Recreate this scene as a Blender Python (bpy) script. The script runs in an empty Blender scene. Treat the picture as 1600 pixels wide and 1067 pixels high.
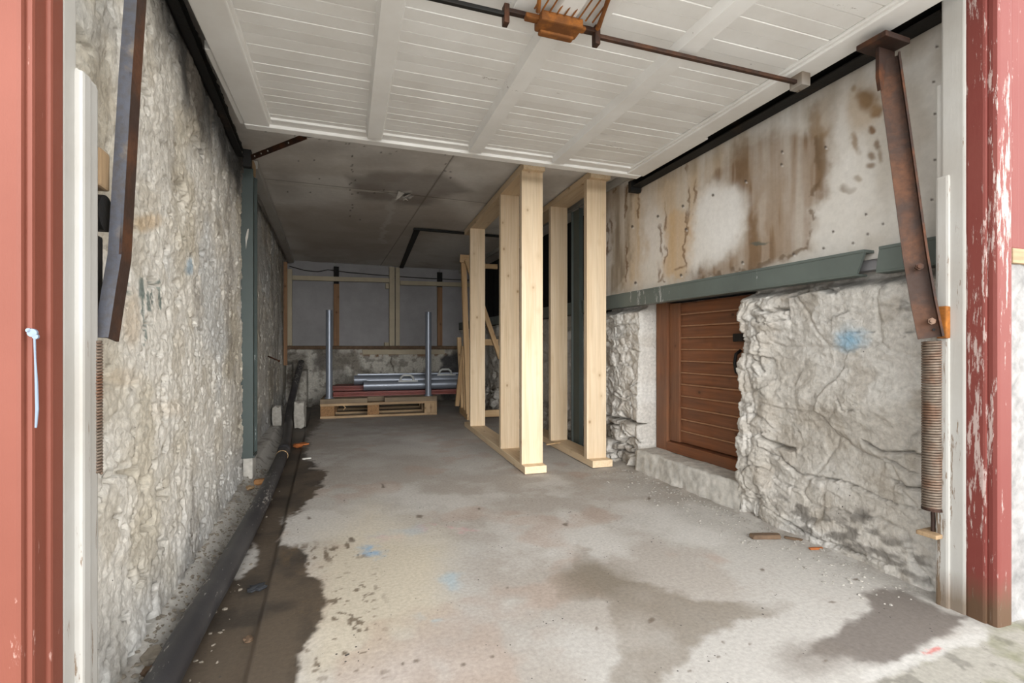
import bpy, bmesh, math, random
import numpy as np
from mathutils import Vector, Matrix, Euler

# ------------------------------------------------------------------ camera, sky, exposure
SC = bpy.context.scene
C = SC.collection
H = .85                                   # eye height
FPX = 760.0                               # focal length in pixels of the 1600 px frame
HY = 542.0                                # horizon row
YAW = math.radians(20.886)                # the camera looks this far right of the room's depth axis
sA, cA = math.sin(YAW), math.cos(YAW)
cam = bpy.data.cameras.new('camera')
cam.sensor_width = 36.0
cam.lens = 36.0 * FPX / 1600.0
cam.shift_y = (HY - 533.5) / 1600.0
cam.clip_start = .02
camo = bpy.data.objects.new('camera', cam)
camo.location = (0, 0, H)
camo.rotation_euler = (math.pi / 2, 0, -YAW)
C.objects.link(camo)
SC.camera = camo

world = bpy.data.worlds.new('overcast_sky')
SC.world = world
world.use_nodes = True
wn, wl = world.node_tree.nodes, world.node_tree.links
wn.clear()
w_out = wn.new('ShaderNodeOutputWorld')
w_bg = wn.new('ShaderNodeBackground')
# bright haze low over the yard, duller cloud overhead
w_tc = wn.new('ShaderNodeTexCoord'); w_sx = wn.new('ShaderNodeSeparateXYZ'); w_rp = wn.new('ShaderNodeValToRGB')
wl.new(w_tc.outputs['Generated'], w_sx.inputs[0]); wl.new(w_sx.outputs[2], w_rp.inputs[0])
for k, (pos, v) in enumerate(((0.0, 1.0), (.22, .95), (.45, .75), (1.0, .75))):
    e = w_rp.color_ramp.elements[k] if k < 2 else w_rp.color_ramp.elements.new(pos)
    e.position = pos; e.color = (v * .985, v * .995, v, 1)
w_rp.color_ramp.elements[0].position = 0.0
wl.new(w_rp.outputs[0], w_bg.inputs['Color'])
w_bg.inputs['Strength'].default_value = 1.45
wl.new(w_bg.outputs[0], w_out.inputs[0])

sun = bpy.data.lights.new('depth_fill_sun', 'SUN')     # broad sun added low behind the viewer to light the depth
sun.energy = 2.2
sun.angle = math.radians(50)
sun.color = (1.0, .985, .965)
suno = bpy.data.objects.new('depth_fill_sun', sun)
suno.rotation_euler = (math.radians(85), 0, math.radians(-3))
suno.location = (0, -6, 3)
C.objects.link(suno)

SC.view_settings.view_transform = 'Standard'
SC.view_settings.look = 'None'
SC.view_settings.gamma = 1
SC.view_settings.use_curve_mapping = False
SC.view_settings.exposure = 1.5
SC.cycles.max_bounces = 10
SC.cycles.diffuse_bounces = 8

# ------------------------------------------------------------------ geometry helpers
def ray(px, py):
    dx, dz = (px - 800) / FPX, (HY - py) / FPX
    return (sA + dx * cA, cA - dx * sA, dz)

def on(axis, val, px, py):
    """the point where the sight line of a photo pixel meets a plane of the room"""
    d = ray(px, py); o = (0, 0, H)
    t = (val - o[axis]) / d[axis]
    return Vector([o[i] + t * d[i] for i in range(3)])

def at(px, py, depth):
    d = ray(px, py)
    return Vector((d[0] * depth, d[1] * depth, H + d[2] * depth))

def proj(x, y, z):
    xc = x * cA - y * sA
    zc = np.maximum(x * sA + y * cA, .05)
    return 800 + FPX * xc / zc, HY - FPX * (z - H) / zc

TH = math.radians(3.4)                    # the front wall stands slightly askew to the room
def F(u, v, z):
    return Vector((1.9 + (u - 1.9) * math.cos(TH) + v * math.sin(TH), .87 - (u - 1.9) * math.sin(TH) + v * math.cos(TH), z))

def s2l(r, g, b):
    f = lambda c: c / 12.92 if c <= .04045 else ((c + .055) / 1.055) ** 2.4
    return np.array([f(r / 255), f(g / 255), f(b / 255)])

def _hash(ix, iy, seed):
    n = (ix.astype(np.int64) * 374761393 + iy.astype(np.int64) * 668265263 + seed * 2147483647) & 0xffffffff
    n = ((n ^ (n >> 13)) * 1274126177) & 0xffffffff
    n = ((n ^ (n >> 16)) * 2246822519) & 0xffffffff
    n = n ^ (n >> 15)
    return (n & 0xffffff) / float(0xffffff)

def vnoise(x, y, seed=0):
    ix, iy = np.floor(x), np.floor(y)
    fx, fy = x - ix, y - iy
    fx = fx * fx * fx * (fx * (fx * 6 - 15) + 10); fy = fy * fy * fy * (fy * (fy * 6 - 15) + 10)
    a, b = _hash(ix, iy, seed), _hash(ix + 1, iy, seed)
    c, d = _hash(ix, iy + 1, seed), _hash(ix + 1, iy + 1, seed)
    return (a + (b - a) * fx) * (1 - fy) + (c + (d - c) * fx) * fy

def fbm(x, y, octv=4, seed=0, gain=.5):
    s, a, t = 0, 1.0, 0
    for k in range(octv):
        s = s + a * (vnoise(x, y, seed + k * 17) - .5) * 2; t += a
        x, y, a = x * 2.03 + 5.3, y * 2.03 + 1.7, a * gain
    return s / t

def ridge(x, y, octv=4, seed=0):
    s, a, t = 0, 1.0, 0
    for k in range(octv):
        s = s + a * (1 - np.abs(vnoise(x, y, seed + k * 29) - .5) * 2); t += a
        x, y, a = x * 2.1 + 3.1, y * 2.1 + 7.7, a * .5
    return s / t

def worley(x, y, seed=0):
    ix, iy = np.floor(x), np.floor(y)
    f1 = np.full(x.shape, 9.); f2 = np.full(x.shape, 9.); cid = np.zeros(x.shape)
    for dx in (-1, 0, 1):
        for dy in (-1, 0, 1):
            cx, cy = ix + dx, iy + dy
            px = cx + .15 + .7 * _hash(cx, cy, seed); py = cy + .15 + .7 * _hash(cx, cy, seed + 91)
            d = np.hypot(x - px, y - py)
            near = d < f1
            f2 = np.where(near, f1, np.minimum(f2, d))
            cid = np.where(near, _hash(cx, cy, seed + 7), cid)
            f1 = np.where(near, d, f1)
    return f1, f2, cid

def sstep(a, b, x):
    t = np.clip((x - a) / (b - a), 0, 1)
    return t * t * (3 - 2 * t)

def seg_dist(X, Y, pts):
    """distance to an open polyline"""
    best = np.full(X.shape, 1e9)
    for (x0, y0), (x1, y1) in zip(pts[:-1], pts[1:]):
        dx, dy = x1 - x0, y1 - y0
        t = np.clip(((X - x0) * dx + (Y - y0) * dy) / (dx * dx + dy * dy + 1e-12), 0, 1)
        best = np.minimum(best, np.hypot(X - x0 - t * dx, Y - y0 - t * dy))
    return best

def poly_mask(X, Y, pts, soft):
    """1 inside a polygon, fading over 'soft' at the rim"""
    ins = np.zeros(X.shape, bool)
    n = len(pts)
    for i in range(n):
        x0, y0 = pts[i]; x1, y1 = pts[(i + 1) % n]
        cond = ((y0 > Y) != (y1 > Y))
        xi = (x1 - x0) * (Y - y0) / ((y1 - y0) if y1 != y0 else 1e-9) + x0
        ins ^= cond & (X < xi)
    d = seg_dist(X, Y, list(pts) + [pts[0]])
    return sstep(-soft, soft, np.where(ins, d, -d))

def blob(X, Y, cx, cy, rx, ry, edge=.5):
    d = np.hypot((X - cx) / rx, (Y - cy) / ry)
    return 1 - sstep(1 - edge, 1 + edge, d)

def mixc(col, c, m):
    return col + (np.asarray(c) - col) * m[..., None]

def link(o, parent=None):
    C.objects.link(o)
    if parent is not None:
        o.parent = parent
        o.matrix_parent_inverse = Matrix.Translation(-Vector(parent.location))
    return o

def tag(o, label=None, cat=None, group=None, kind=None):
    if label: o['label'] = label
    if cat: o['category'] = cat
    if group: o['group'] = group
    if kind: o['kind'] = kind
    return o

def empty(name, loc):
    o = bpy.data.objects.new(name, None)
    o.empty_display_size = .1
    o.location = loc
    C.objects.link(o)
    return o

def bm_obj(name, bm, mat, parent=None, smooth=False, matrix=None):
    me = bpy.data.meshes.new(name)
    bmesh.ops.recalc_face_normals(bm, faces=bm.faces)
    bm.to_mesh(me); bm.free()
    if smooth:
        for p in me.polygons: p.use_smooth = True
    me.materials.append(mat)
    o = bpy.data.objects.new(name, me)
    if matrix is not None: o.matrix_world = matrix
    return link(o, parent)

def add_box(bm, lo, hi, bevel=0.0, M=None):
    r = bmesh.ops.create_cube(bm, size=1)
    vs = r['verts']
    for v in vs:
        v.co = Vector([(lo[i] + hi[i]) / 2 + v.co[i] * (hi[i] - lo[i]) for i in range(3)])
    if bevel:
        es = {e for v in vs for e in v.link_edges}
        res = bmesh.ops.bevel(bm, geom=list(es), offset=bevel, segments=2, affect='EDGES', profile=.6)
        vs = list({v for f in res['faces'] for v in f.verts} | {v for v in vs if v.is_valid})
    if M is not None:
        for v in vs: v.co = M @ v.co
    return vs

def add_cyl(bm, p0, p1, r0, r1=None, seg=20):
    p0, p1 = Vector(p0), Vector(p1)
    d = p1 - p0
    q = Vector((0, 0, 1)).rotation_difference(d.normalized()).to_matrix().to_4x4()
    return bmesh.ops.create_cone(bm, cap_ends=True, segments=seg, radius1=r0, radius2=r0 if r1 is None else r1, depth=d.length,
                                 matrix=Matrix.Translation((p0 + p1) / 2) @ q)['verts']

def add_tube(bm, pts, rad, seg=14, closed=True):
    pts = [Vector(p) for p in pts]
    n = len(pts)
    rs = rad if isinstance(rad, (list, tuple)) else [rad] * n
    rings = []
    up = Vector((0, 0, 1))
    t0 = (pts[1] - pts[0]).normalized()
    nrm = t0.orthogonal().normalized()
    for i, p in enumerate(pts):
        t = (pts[min(i + 1, n - 1)] - pts[max(i - 1, 0)]).normalized()
        nrm = (nrm - t * nrm.dot(t)).normalized()
        b = t.cross(nrm)
        rings.append([bm.verts.new(p + (nrm * math.cos(2 * math.pi * k / seg) + b * math.sin(2 * math.pi * k / seg)) * rs[i]) for k in range(seg)])
    for a, b in zip(rings[:-1], rings[1:]):
        for k in range(seg):
            bm.faces.new((a[k], a[(k + 1) % seg], b[(k + 1) % seg], b[k]))
    if closed:
        bm.faces.new(rings[0][::-1]); bm.faces.new(rings[-1])

def add_prism(bm, pts, axis, a0, a1):
    """extrude a 2-D outline along an axis (the other two axes in cyclic order)"""
    def co(p, a):
        if axis == 0: return (a, p[0], p[1])
        if axis == 1: return (p[0], a, p[1])
        return (p[0], p[1], a)
    A = [bm.verts.new(co(p, a0)) for p in pts]; B = [bm.verts.new(co(p, a1)) for p in pts]
    n = len(pts)
    for i in range(n): bm.faces.new((A[i], A[(i + 1) % n], B[(i + 1) % n], B[i]))
    bm.faces.new(A[::-1]); bm.faces.new(B)

def bar(name, p0, p1, w, t, mat, parent=None, bevel=.003, roll=0.0, face=None):
    """a straight squared bar from p0 to p1: local Z runs along it, w across, t thick; 'face' = direction its wide face looks"""
    p0, p1 = Vector(p0), Vector(p1)
    z = (p1 - p0).normalized()
    f = Vector(face) if face is not None else Vector((0, -1, 0))
    y = (f - z * f.dot(z)).normalized() * -1
    x = y.cross(z)
    M = Matrix((x, y, z)).transposed().to_4x4()
    M.translation = p0
    bm = bmesh.new()
    L = (p1 - p0).length
    add_box(bm, (-w / 2, -t / 2, 0), (w / 2, t / 2, L), bevel)
    return bm_obj(name, bm, mat, parent, matrix=M)

def grid_mesh(name, XYZ, col, mat, parent=None, keep=None, smooth=True, flip=False):
    """a sculpted surface: XYZ (n,m,3), its own colouring (n,m,3|4) as a colour attribute"""
    n, m = XYZ.shape[:2]
    idx = np.arange(n * m).reshape(n, m)
    q = np.stack([idx[:-1, :-1], idx[1:, :-1], idx[1:, 1:], idx[:-1, 1:]], -1)
    if flip: q = q[..., ::-1]
    if keep is not None: q = q[keep]
    q = q.reshape(-1, 4)
    me = bpy.data.meshes.new(name)
    me.vertices.add(n * m); me.vertices.foreach_set('co', XYZ.reshape(-1).astype(np.float32))
    me.loops.add(q.size); me.loops.foreach_set('vertex_index', q.reshape(-1).astype(np.int32))
    me.polygons.add(len(q)); me.polygons.foreach_set('loop_start', np.arange(0, q.size, 4, dtype=np.int32))
    me.polygons.foreach_set('loop_total', np.full(len(q), 4, np.int32))
    me.update(calc_edges=True)
    a = me.color_attributes.new('col', 'FLOAT_COLOR', 'POINT')
    c4 = np.zeros((n * m, 4), np.float32); c4[:, :3] = np.clip(col[..., :3].reshape(-1, 3), 0, 1)
    if col.shape[-1] == 4: c4[:, 3] = col[..., 3].reshape(-1)
    a.data.foreach_set('color', c4.reshape(-1))
    if smooth: me.polygons.foreach_set('use_smooth', np.ones(len(q), bool))
    me.materials.append(mat)
    return link(bpy.data.objects.new(name, me), parent)

# ------------------------------------------------------------------ materials
class NT:
    def __init__(s, name):
        s.m = bpy.data.materials.new(name); s.m.use_nodes = True
        s.t = s.m.node_tree; s.n = s.t.nodes; s.l = s.t.links
        s.n.clear()
        s.out = s.n.new('ShaderNodeOutputMaterial'); s.b = s.n.new('ShaderNodeBsdfPrincipled')
        s.l.new(s.b.outputs[0], s.out.inputs[0])
    def coord(s, scale=(1, 1, 1), kind='Object'):
        tc = s.n.new('ShaderNodeTexCoord'); mp = s.n.new('ShaderNodeMapping')
        mp.inputs['Scale'].default_value = scale
        s.l.new(tc.outputs[kind], mp.inputs[0]); return mp.outputs[0]
    def noise(s, vec, scale, detail=4, rough=.55, dist=0.0):
        x = s.n.new('ShaderNodeTexNoise'); x.inputs['Scale'].default_value = scale; x.inputs['Detail'].default_value = detail
        x.inputs['Roughness'].default_value = rough; x.inputs['Distortion'].default_value = dist
        s.l.new(vec, x.inputs['Vector']); return x.outputs[0]
    def voro(s, vec, scale, feat='F1', out=0):
        x = s.n.new('ShaderNodeTexVoronoi'); x.feature = feat; x.inputs['Scale'].default_value = scale
        s.l.new(vec, x.inputs['Vector']); return x.outputs[out]
    def wave(s, vec, scale, dist, axis='X', det=2):
        x = s.n.new('ShaderNodeTexWave'); x.bands_direction = axis; x.inputs['Scale'].default_value = scale
        x.inputs['Distortion'].default_value = dist; x.inputs['Detail'].default_value = det; x.inputs['Detail Scale'].default_value = 1.5
        s.l.new(vec, x.inputs['Vector']); return x.outputs[1]
    def ramp(s, fac, stops, interp='LINEAR'):
        x = s.n.new('ShaderNodeValToRGB'); e = x.color_ramp.elements; x.color_ramp.interpolation = interp
        while len(e) < len(stops): e.new(.5)
        for k, (p, c) in enumerate(stops):
            e[k].position = p; c = tuple(c) if hasattr(c, '__len__') else (c, c, c)
            e[k].color = (c[0], c[1], c[2], 1)
        s.l.new(fac, x.inputs[0]); return x.outputs[0]
    def mix(s, fac, a, b, mode='MIX'):
        x = s.n.new('ShaderNodeMix'); x.data_type = 'RGBA'; x.blend_type = mode
        for sock, v in ((x.inputs[0], fac), (x.inputs[6], a), (x.inputs[7], b)):
            if hasattr(v, 'is_output'): s.l.new(v, sock)
            elif hasattr(v, '__len__'): sock.default_value = (v[0], v[1], v[2], 1)
            else: sock.default_value = v
        return x.outputs[2]
    def math(s, op, a, b):
        x = s.n.new('ShaderNodeMath'); x.operation = op
        for sock, v in ((x.inputs[0], a), (x.inputs[1], b)):
            if hasattr(v, 'is_output'): s.l.new(v, sock)
            else: sock.default_value = v
        return x.outputs[0]
    def bump(s, h, strength=.4, dist=.01, prev=None):
        x = s.n.new('ShaderNodeBump'); x.inputs['Strength'].default_value = strength; x.inputs['Distance'].default_value = dist
        s.l.new(h, x.inputs['Height'])
        if prev is not None: s.l.new(prev, x.inputs['Normal'])
        s.l.new(x.outputs[0], s.b.inputs['Normal']); return x.outputs[0]
    def set(s, col=None, rough=None, metal=None, spec=None):
        for key, v in (('Base Color', col), ('Roughness', rough), ('Metallic', metal), ('Specular IOR Level', spec)):
            if v is None: continue
            if hasattr(v, 'is_output'): s.l.new(v, s.b.inputs[key])
            elif hasattr(v, '__len__'): s.b.inputs[key].default_value = (v[0], v[1], v[2], 1)
            else: s.b.inputs[key].default_value = v
        return s.m

def painted(name, fine=60, amt=.16, bump=.35, bdist=.006, specks=0.0, speck_col=(.03, .028, .025), rough=.92, flake=0.0):
    """surface that wears its own stain colouring (attribute) under fine grain"""
    k = NT(name)
    at_ = k.n.new('ShaderNodeAttribute'); at_.attribute_name = 'col'
    v = k.coord()
    n1 = k.noise(v, fine, 6, .65)
    g = k.ramp(n1, [(.25, 1 - amt * 1.6), (.75, 1 + amt * .6)])
    c = k.mix(1.0, at_.outputs['Color'], g, 'MULTIPLY')
    if specks:
        sp = k.voro(v, 38, 'F1', 0)
        sn = k.noise(v, 5.5, 3)
        m = k.math('LESS_THAN', sp, k.math('MULTIPLY', k.math('MAXIMUM', k.math('SUBTRACT', sn, .47), 0.0), specks))
        c = k.mix(m, c, speck_col)
    r = k.math('SUBTRACT', rough, k.math('MULTIPLY', at_.outputs['Alpha'], .38))
    h = k.bump(n1, bump, bdist)
    if flake:                                # chisel-like strokes and flakes of old limewash
        f1 = k.noise(k.coord((1, 1.6, .8)), 17, 8, .68, .8); f2 = k.voro(k.coord((1, 1, 1.7)), 24, 'F1', 0)
        k.bump(k.math('ADD', f1, k.math('MULTIPLY', f2, .35)), flake, .02, h)
    return k.set(c, r, 0, .35)

def wood(name, light, dark, knots=True, axis=2, rough=.7, grime=0.0, grain=1.0, old=False):
    k = NT(name)
    oi = k.n.new('ShaderNodeObjectInfo')
    def shifted(scale):
        x = k.n.new('ShaderNodeVectorMath'); x.operation = 'MULTIPLY_ADD'
        k.l.new(oi.outputs['Random'], x.inputs[0]); x.inputs[1].default_value = (37, 53, 71)
        k.l.new(k.coord(scale), x.inputs[2]); return x.outputs[0]
    sc = [9, 9, 9]; sc[axis] = .55
    v = shifted(tuple(sc))
    n = k.noise(v, 2.2, 5, .6, .6)
    w = k.noise(k.coord(tuple(60 if i != axis else 1.6 for i in range(3))), 1.6, 4, .6)
    c = k.mix(k.math('MULTIPLY', k.ramp(n, [(.35, 0), (.68, 1)]), .75), light, dark)
    c = k.mix(k.math('MULTIPLY', k.ramp(w, [(.45, 0), (.7, 1)]), .35 * grain), c, tuple(np.array(dark) * .72))
    if knots:
        ks = [9, 9, 9]; ks[axis] = 6.5
        d = k.voro(shifted(tuple(ks)), 1.0, 'F1', 0)
        c = k.mix(k.ramp(d, [(.0, 1), (.055, .85), (.1, 0)]), c, tuple(np.array(dark) * np.array([.42, .32, .24])))
        c = k.mix(k.ramp(d, [(.1, .35), (.26, 0)]), c, tuple(np.array(dark) * .85))
    if grime or old:
        g = k.noise(k.coord(), 4.5, 5, .6)
        c = k.mix(k.math('MULTIPLY', k.ramp(g, [(.4, 0), (.7, 1)]), max(grime, .35)), c, (.09, .07, .055))
    k.bump(w, .2, .002)
    return k.set(c, rough, 0, .3)

def rusty(name, base, rust, amt=.5, metal=.25, rough=.65):
    k = NT(name)
    v = k.coord()
    n = k.noise(v, 7, 6, .65, .4); n2 = k.noise(v, 60, 4, .6)
    c = k.mix(k.ramp(n, [(.62 - amt * .4, 0), (.75 - amt * .3, 1)]), base, rust)
    c = k.mix(k.ramp(n2, [(.35, .5), (.6, 0)]), c, tuple(np.array(rust) * .35))
    k.bump(n2, .35, .003)
    return k.set(c, rough, metal, .4)

def chipped(name, paint, under, amt=.35, stretch=(1, 1, .18), rough=.6, dirt=.25, scale=14, bump=.25, dirt_col=(.2, .17, .14), rot=None):
    """old brushed paint with flakes missing along the grain"""
    k = NT(name)
    v = k.coord(stretch)
    n = k.noise(v, scale * 4.5, 7, .74); big = k.noise(v, scale * .45, 3, .5)
    f = k.math('ADD', k.math('MULTIPLY', n, .62), k.math('MULTIPLY', big, .5))
    m = k.ramp(f, [(.71 - amt * .2, 0), (.725 - amt * .2, 1)])
    vv = k.noise(k.coord(), 3.0, 5, .6)
    pv = k.mix(k.math('MULTIPLY', k.ramp(vv, [(.4, 0), (.72, 1)]), dirt), paint, dirt_col)
    c = k.mix(m, pv, under)
    if rot:                                   # weather rot and algae near the ground
        sx = k.n.new('ShaderNodeSeparateXYZ'); k.l.new(k.coord(), sx.inputs[0])
        hgt = k.math('SUBTRACT', sx.outputs[2], k.math('MULTIPLY', n, rot[0] * 2.2))
        c = k.mix(k.ramp(hgt, [(0.0, .8), (.10, 0)]), c, rot[1])
    k.bump(k.math('ADD', n, m), bump, .003)
    return k.set(c, rough, 0, .35)

def plain(name, col, rough=.6, metal=0, var=.15, scale=20, bump=.1):
    k = NT(name)
    n = k.noise(k.coord(), scale, 5, .6)
    c = k.mix(1.0, col, k.ramp(n, [(.3, 1 - var), (.7, 1 + var * .4)]), 'MULTIPLY')
    k.bump(n, bump, .003)
    return k.set(c, rough, metal, .4)

M = {}
M['floor'] = painted('floor_concrete', 75, .16, .25, .004, specks=.7, speck_col=(.055, .05, .045), rough=.86)
M['stone'] = painted('whitewashed_stone', 55, .2, .5, .006, specks=.5, speck_col=(.07, .06, .055), flake=.55)
M['board'] = painted('stained_board', 40, .07, .12, .003, specks=0)
M['ceil'] = painted('ceiling_board', 30, .06, .1, .003)
M['lowwall'] = painted('old_concrete', 45, .25, .5, .006, specks=.4, flake=.3)
M['timber_z'] = wood('new_spruce', s2l(216, 197, 169), s2l(198, 172, 138))
M['timber_y'] = wood('new_spruce_lengthwise', s2l(224, 203, 172), s2l(206, 178, 141), axis=1)
M['slat'] = wood('spruce_slat', s2l(206, 176, 136), s2l(178, 142, 100))
M['pallet'] = wood('weathered_pallet_wood', s2l(176, 150, 116), s2l(132, 106, 78), grime=.4)
M['palletx'] = wood('weathered_pallet_board', s2l(176, 150, 116), s2l(132, 106, 78), axis=0, grime=.4)
M['chip'] = plain('pressed_chip_block', s2l(142, 108, 74), .9, 0, .5, 90, .5)
M['brownstud'] = wood('brown_stud_wood', s2l(146, 112, 82), s2l(112, 82, 58))
M['cream'] = chipped('cream_paint', s2l(176, 164, 140), s2l(120, 100, 78), .12, dirt=.35)
M['hatch'] = wood('varnished_hatch_wood', s2l(134, 84, 54), s2l(92, 56, 36), axis=1, rough=.5, grime=.3)
M['hatchz'] = wood('varnished_hatch_upright', s2l(136, 92, 64), s2l(100, 62, 42), axis=2, rough=.5, grime=.3)
M['white'] = chipped('old_white_paint', s2l(170, 168, 163), s2l(118, 102, 86), .26, dirt=.55, dirt_col=(.3, .27, .23), stretch=(1, 1, .1), rot=(.03, s2l(104, 86, 66)))
M['doorwhite'] = chipped('white_board_paint', s2l(228, 227, 224), s2l(110, 94, 80), .0, stretch=(.3, 1, 1), dirt=.35, dirt_col=(.5, .46, .41), bump=.12, scale=9)
M['red'] = chipped('red_oxide_paint', s2l(110, 58, 44), s2l(158, 122, 112), .2, dirt=.15, dirt_col=(.3, .1, .07))
M['redworn'] = chipped('worn_red_paint', s2l(108, 48, 42), s2l(166, 146, 140), .52, dirt=.2, dirt_col=(.22, .08, .06), stretch=(1, 1, .12), rot=(.045, s2l(78, 66, 46)))
M['green'] = chipped('grey_green_steel_paint', s2l(96, 104, 99), s2l(158, 160, 158), .12, dirt=.3, dirt_col=(.05, .055, .05), rough=.5, scale=6)
M['rust'] = rusty('rusted_steel', s2l(58, 43, 36), s2l(88, 56, 36), .4)
M['rustbright'] = rusty('orange_rust', s2l(104, 62, 26), s2l(160, 98, 34), .5, 0, .85)
M['rustdark'] = rusty('dark_rusted_steel', s2l(48, 34, 28), s2l(92, 54, 30), .4)
M['bluesteel'] = rusty('blue_grey_steel', s2l(78, 80, 88), s2l(120, 108, 94), .15, .2, .5)
M['blacksteel'] = rusty('black_steel', s2l(26, 26, 25), s2l(52, 40, 30), .2)
M['spring'] = rusty('spring_steel', s2l(120, 108, 96), s2l(116, 84, 64), .4, .3, .55)
M['silver'] = plain('silver_coated_tube', s2l(122, 128, 138), .36, .4, .06, 8, .02)
M['handle'] = plain('pale_grey_plastic', s2l(176, 178, 176), .5, 0, .05)
M['redboard'] = plain('red_brown_profile', s2l(112, 46, 36), .5, 0, .25, 12)
M['pipe'] = chipped('black_rubber_pipe', s2l(50, 49, 51), s2l(150, 146, 140), .34, stretch=(1, .3, 1), dirt=.4, dirt_col=(.14, .135, .13), rough=.45, scale=16)
M['nearblack'] = plain('near_black_board', s2l(30, 29, 29), .9, 0, .4)
M['rough'] = plain('rough_pale_cement', s2l(186, 182, 174), .95, 0, .3, 26, .6)
M['greyboard'] = plain('grey_wall_board', s2l(150, 148, 149), .85, 0, .14, 5)
M['orange'] = plain('orange_wood_scrap', s2l(170, 100, 52), .9, 0, .3)
M['brownscrap'] = plain('brown_wood_scrap', s2l(104, 84, 66), .9, 0, .4)
M['cardboard'] = plain('cardboard', s2l(176, 130, 86), .9, 0, .2)
M['rag'] = plain('dark_wet_rag', s2l(44, 46, 50), .8, 0, .4)
M['paper'] = plain('white_scrap', s2l(220, 218, 212), .8, 0, .1)
M['stonebit'] = plain('grey_stone_chip', s2l(128, 120, 108), .9, 0, .35, 30, .6)
M['concrete'] = plain('outer_concrete', s2l(142, 140, 138), .95, 0, .4, 24, .8)
M['gravel'] = plain('yard_gravel', s2l(208, 205, 198), .95, 0, .35, 30, .6)

M['postgreen'] = chipped('dark_green_steel_paint', s2l(70, 80, 78), s2l(176, 180, 180), .02, dirt=.45, dirt_col=(.04, .045, .042), rough=.5, scale=6)
M['deck'] = wood('dark_weathered_deck', s2l(136, 120, 98), s2l(98, 82, 64), axis=0, grime=.5)
M['lump'] = plain('pale_concrete_lump', s2l(160, 156, 148), .95, 0, .3, 26, .6)
M['dusty'] = plain('dusty_wood_edge', s2l(156, 116, 86), .8, 0, .25)

rnd = random.Random(5)
# ------------------------------------------------------------------ floor
def px_of(P):
    return proj(P[..., 0], P[..., 1], P[..., 2])

def zpts(pts, x0, y0, k):
    return [(x0 + x / k, y0 + y / k) for x, y in pts]

GUT = -.185                               # edge of the sunken strip along the left wall
def floor_z(x, y):
    z = -.022 * (1 - sstep(GUT - .022, GUT, x))
    z = z + .06 * (1 - sstep(-.47, -.40, x)) * sstep(1.0, 1.3, y)
    z = z + .004 * fbm(x * 1.3, y * 1.3, 3, 4) * sstep(GUT, GUT + .1, x)
    z = z + .005 * np.clip(fbm(x * 30, y * 30, 3, 9), 0, 1) * (1 - sstep(-.44, -.37, x))
    z = z + .02 * sstep(1.9, 2.02, x) * sstep(1.0, 1.2, y)
    return z

ys = np.concatenate([np.linspace(.25, 3.4, 520), np.linspace(3.4, 7.75, 300)[1:]])
xs = np.linspace(-.62, 2.12, 430)
X, Y = np.meshgrid(xs, ys, indexing='ij')
P = np.stack([X, Y, floor_z(X, Y)], -1)
px, py = px_of(P)
vis = Y > .5
wob = 11 * fbm(X * 9, Y * 9, 3, 31, .62) + 9 * fbm(X * 26, Y * 26, 4, 32, .7); wob2 = 11 * fbm(X * 9 + 40, Y * 9, 3, 37, .62) + 9 * fbm(X * 26 + 9, Y * 26, 4, 38, .7)
qx, qy = px + wob, py + wob2 * .8
n1, n2, n3 = fbm(X * 1.1, Y * 1.1, 4, 2), fbm(X * 4, Y * 4, 5, 3, .6), fbm(X * 15, Y * 15, 4, 8)
col = np.zeros(X.shape + (4,))
c = np.broadcast_to(s2l(176, 172, 166), X.shape + (3,)).copy()
c = mixc(c, s2l(160, 152, 143), sstep(-.15, .45, n1 + .5 * n2) * .75)
c = mixc(c, s2l(194, 191, 186), sstep(.05, .5, fbm(X * 2.1, Y * 2.1, 5, 77, .6)) * .7)
c = mixc(c, s2l(196, 184, 160), poly_mask(qx, qy, [(500, 850), (580, 800), (700, 850), (690, 960), (560, 1040), (480, 1070), (470, 960)], 45) * .6)
c = mixc(c, s2l(165, 138, 120), sstep(.2, .5, fbm(X * 3.3, Y * 3.3, 4, 55)) * .35)
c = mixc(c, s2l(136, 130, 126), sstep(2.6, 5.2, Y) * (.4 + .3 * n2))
mid = poly_mask(qx + 14 * n2 + 8 * n3, qy + 9 * fbm(X * 5, Y * 5, 4, 33) + 4 * n3, zpts([(825, 400), (890, 370), (890, 310), (920, 300), (940, 340), (1000, 370), (1060, 400), (1150, 430), (1230, 462), (1300, 472), (1480, 462), (1480, 485), (1380, 512), (1290, 550), (1200, 590), (1180, 640), (1100, 690), (1000, 690), (1020, 560), (990, 470), (960, 450), (860, 450)], 400, 680, 1.778), 7)
mfade = .32 + .5 * sstep(-.2, .35, fbm(X * 2.6, Y * 2.6, 4, 61))
c = mixc(c, s2l(122, 112, 99), mid * mfade * .9)
c = mixc(c, s2l(116, 106, 92), blob(qx, qy, 935, 905, 62, 26, .5) * .55)
rw = poly_mask(qx, qy, zpts([(380, 715), (470, 698), (560, 700), (680, 760), (800, 800), (730, 860), (600, 920), (470, 985), (330, 975), (250, 965), (130, 960), (110, 990), (200, 920), (280, 870), (300, 820), (430, 770)], 1200, 650, 2.56), 7)
c = mixc(c, s2l(104, 96, 90), rw * .9)
bc = blob(qx, qy, 1265, 1030, 55, 25, .6)
c = mixc(c, s2l(120, 112, 104), bc * .6)
moss = poly_mask(qx, qy, [(1330, 1100), (1380, 1045), (1480, 1010), (1560, 975), (1700, 955), (1700, 1300), (1000, 1300), (1150, 1090)], 9)
c = mixc(c, s2l(156, 152, 142), moss * .9)
c = mixc(c, s2l(116, 116, 86), moss * sstep(-.1, .4, fbm(X * 9, Y * 9, 4, 71)) * sstep(1380, 1500, px) * .7)
c = mixc(c, s2l(96, 92, 84), moss * sstep(.15, .3, n3) * .5)
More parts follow.
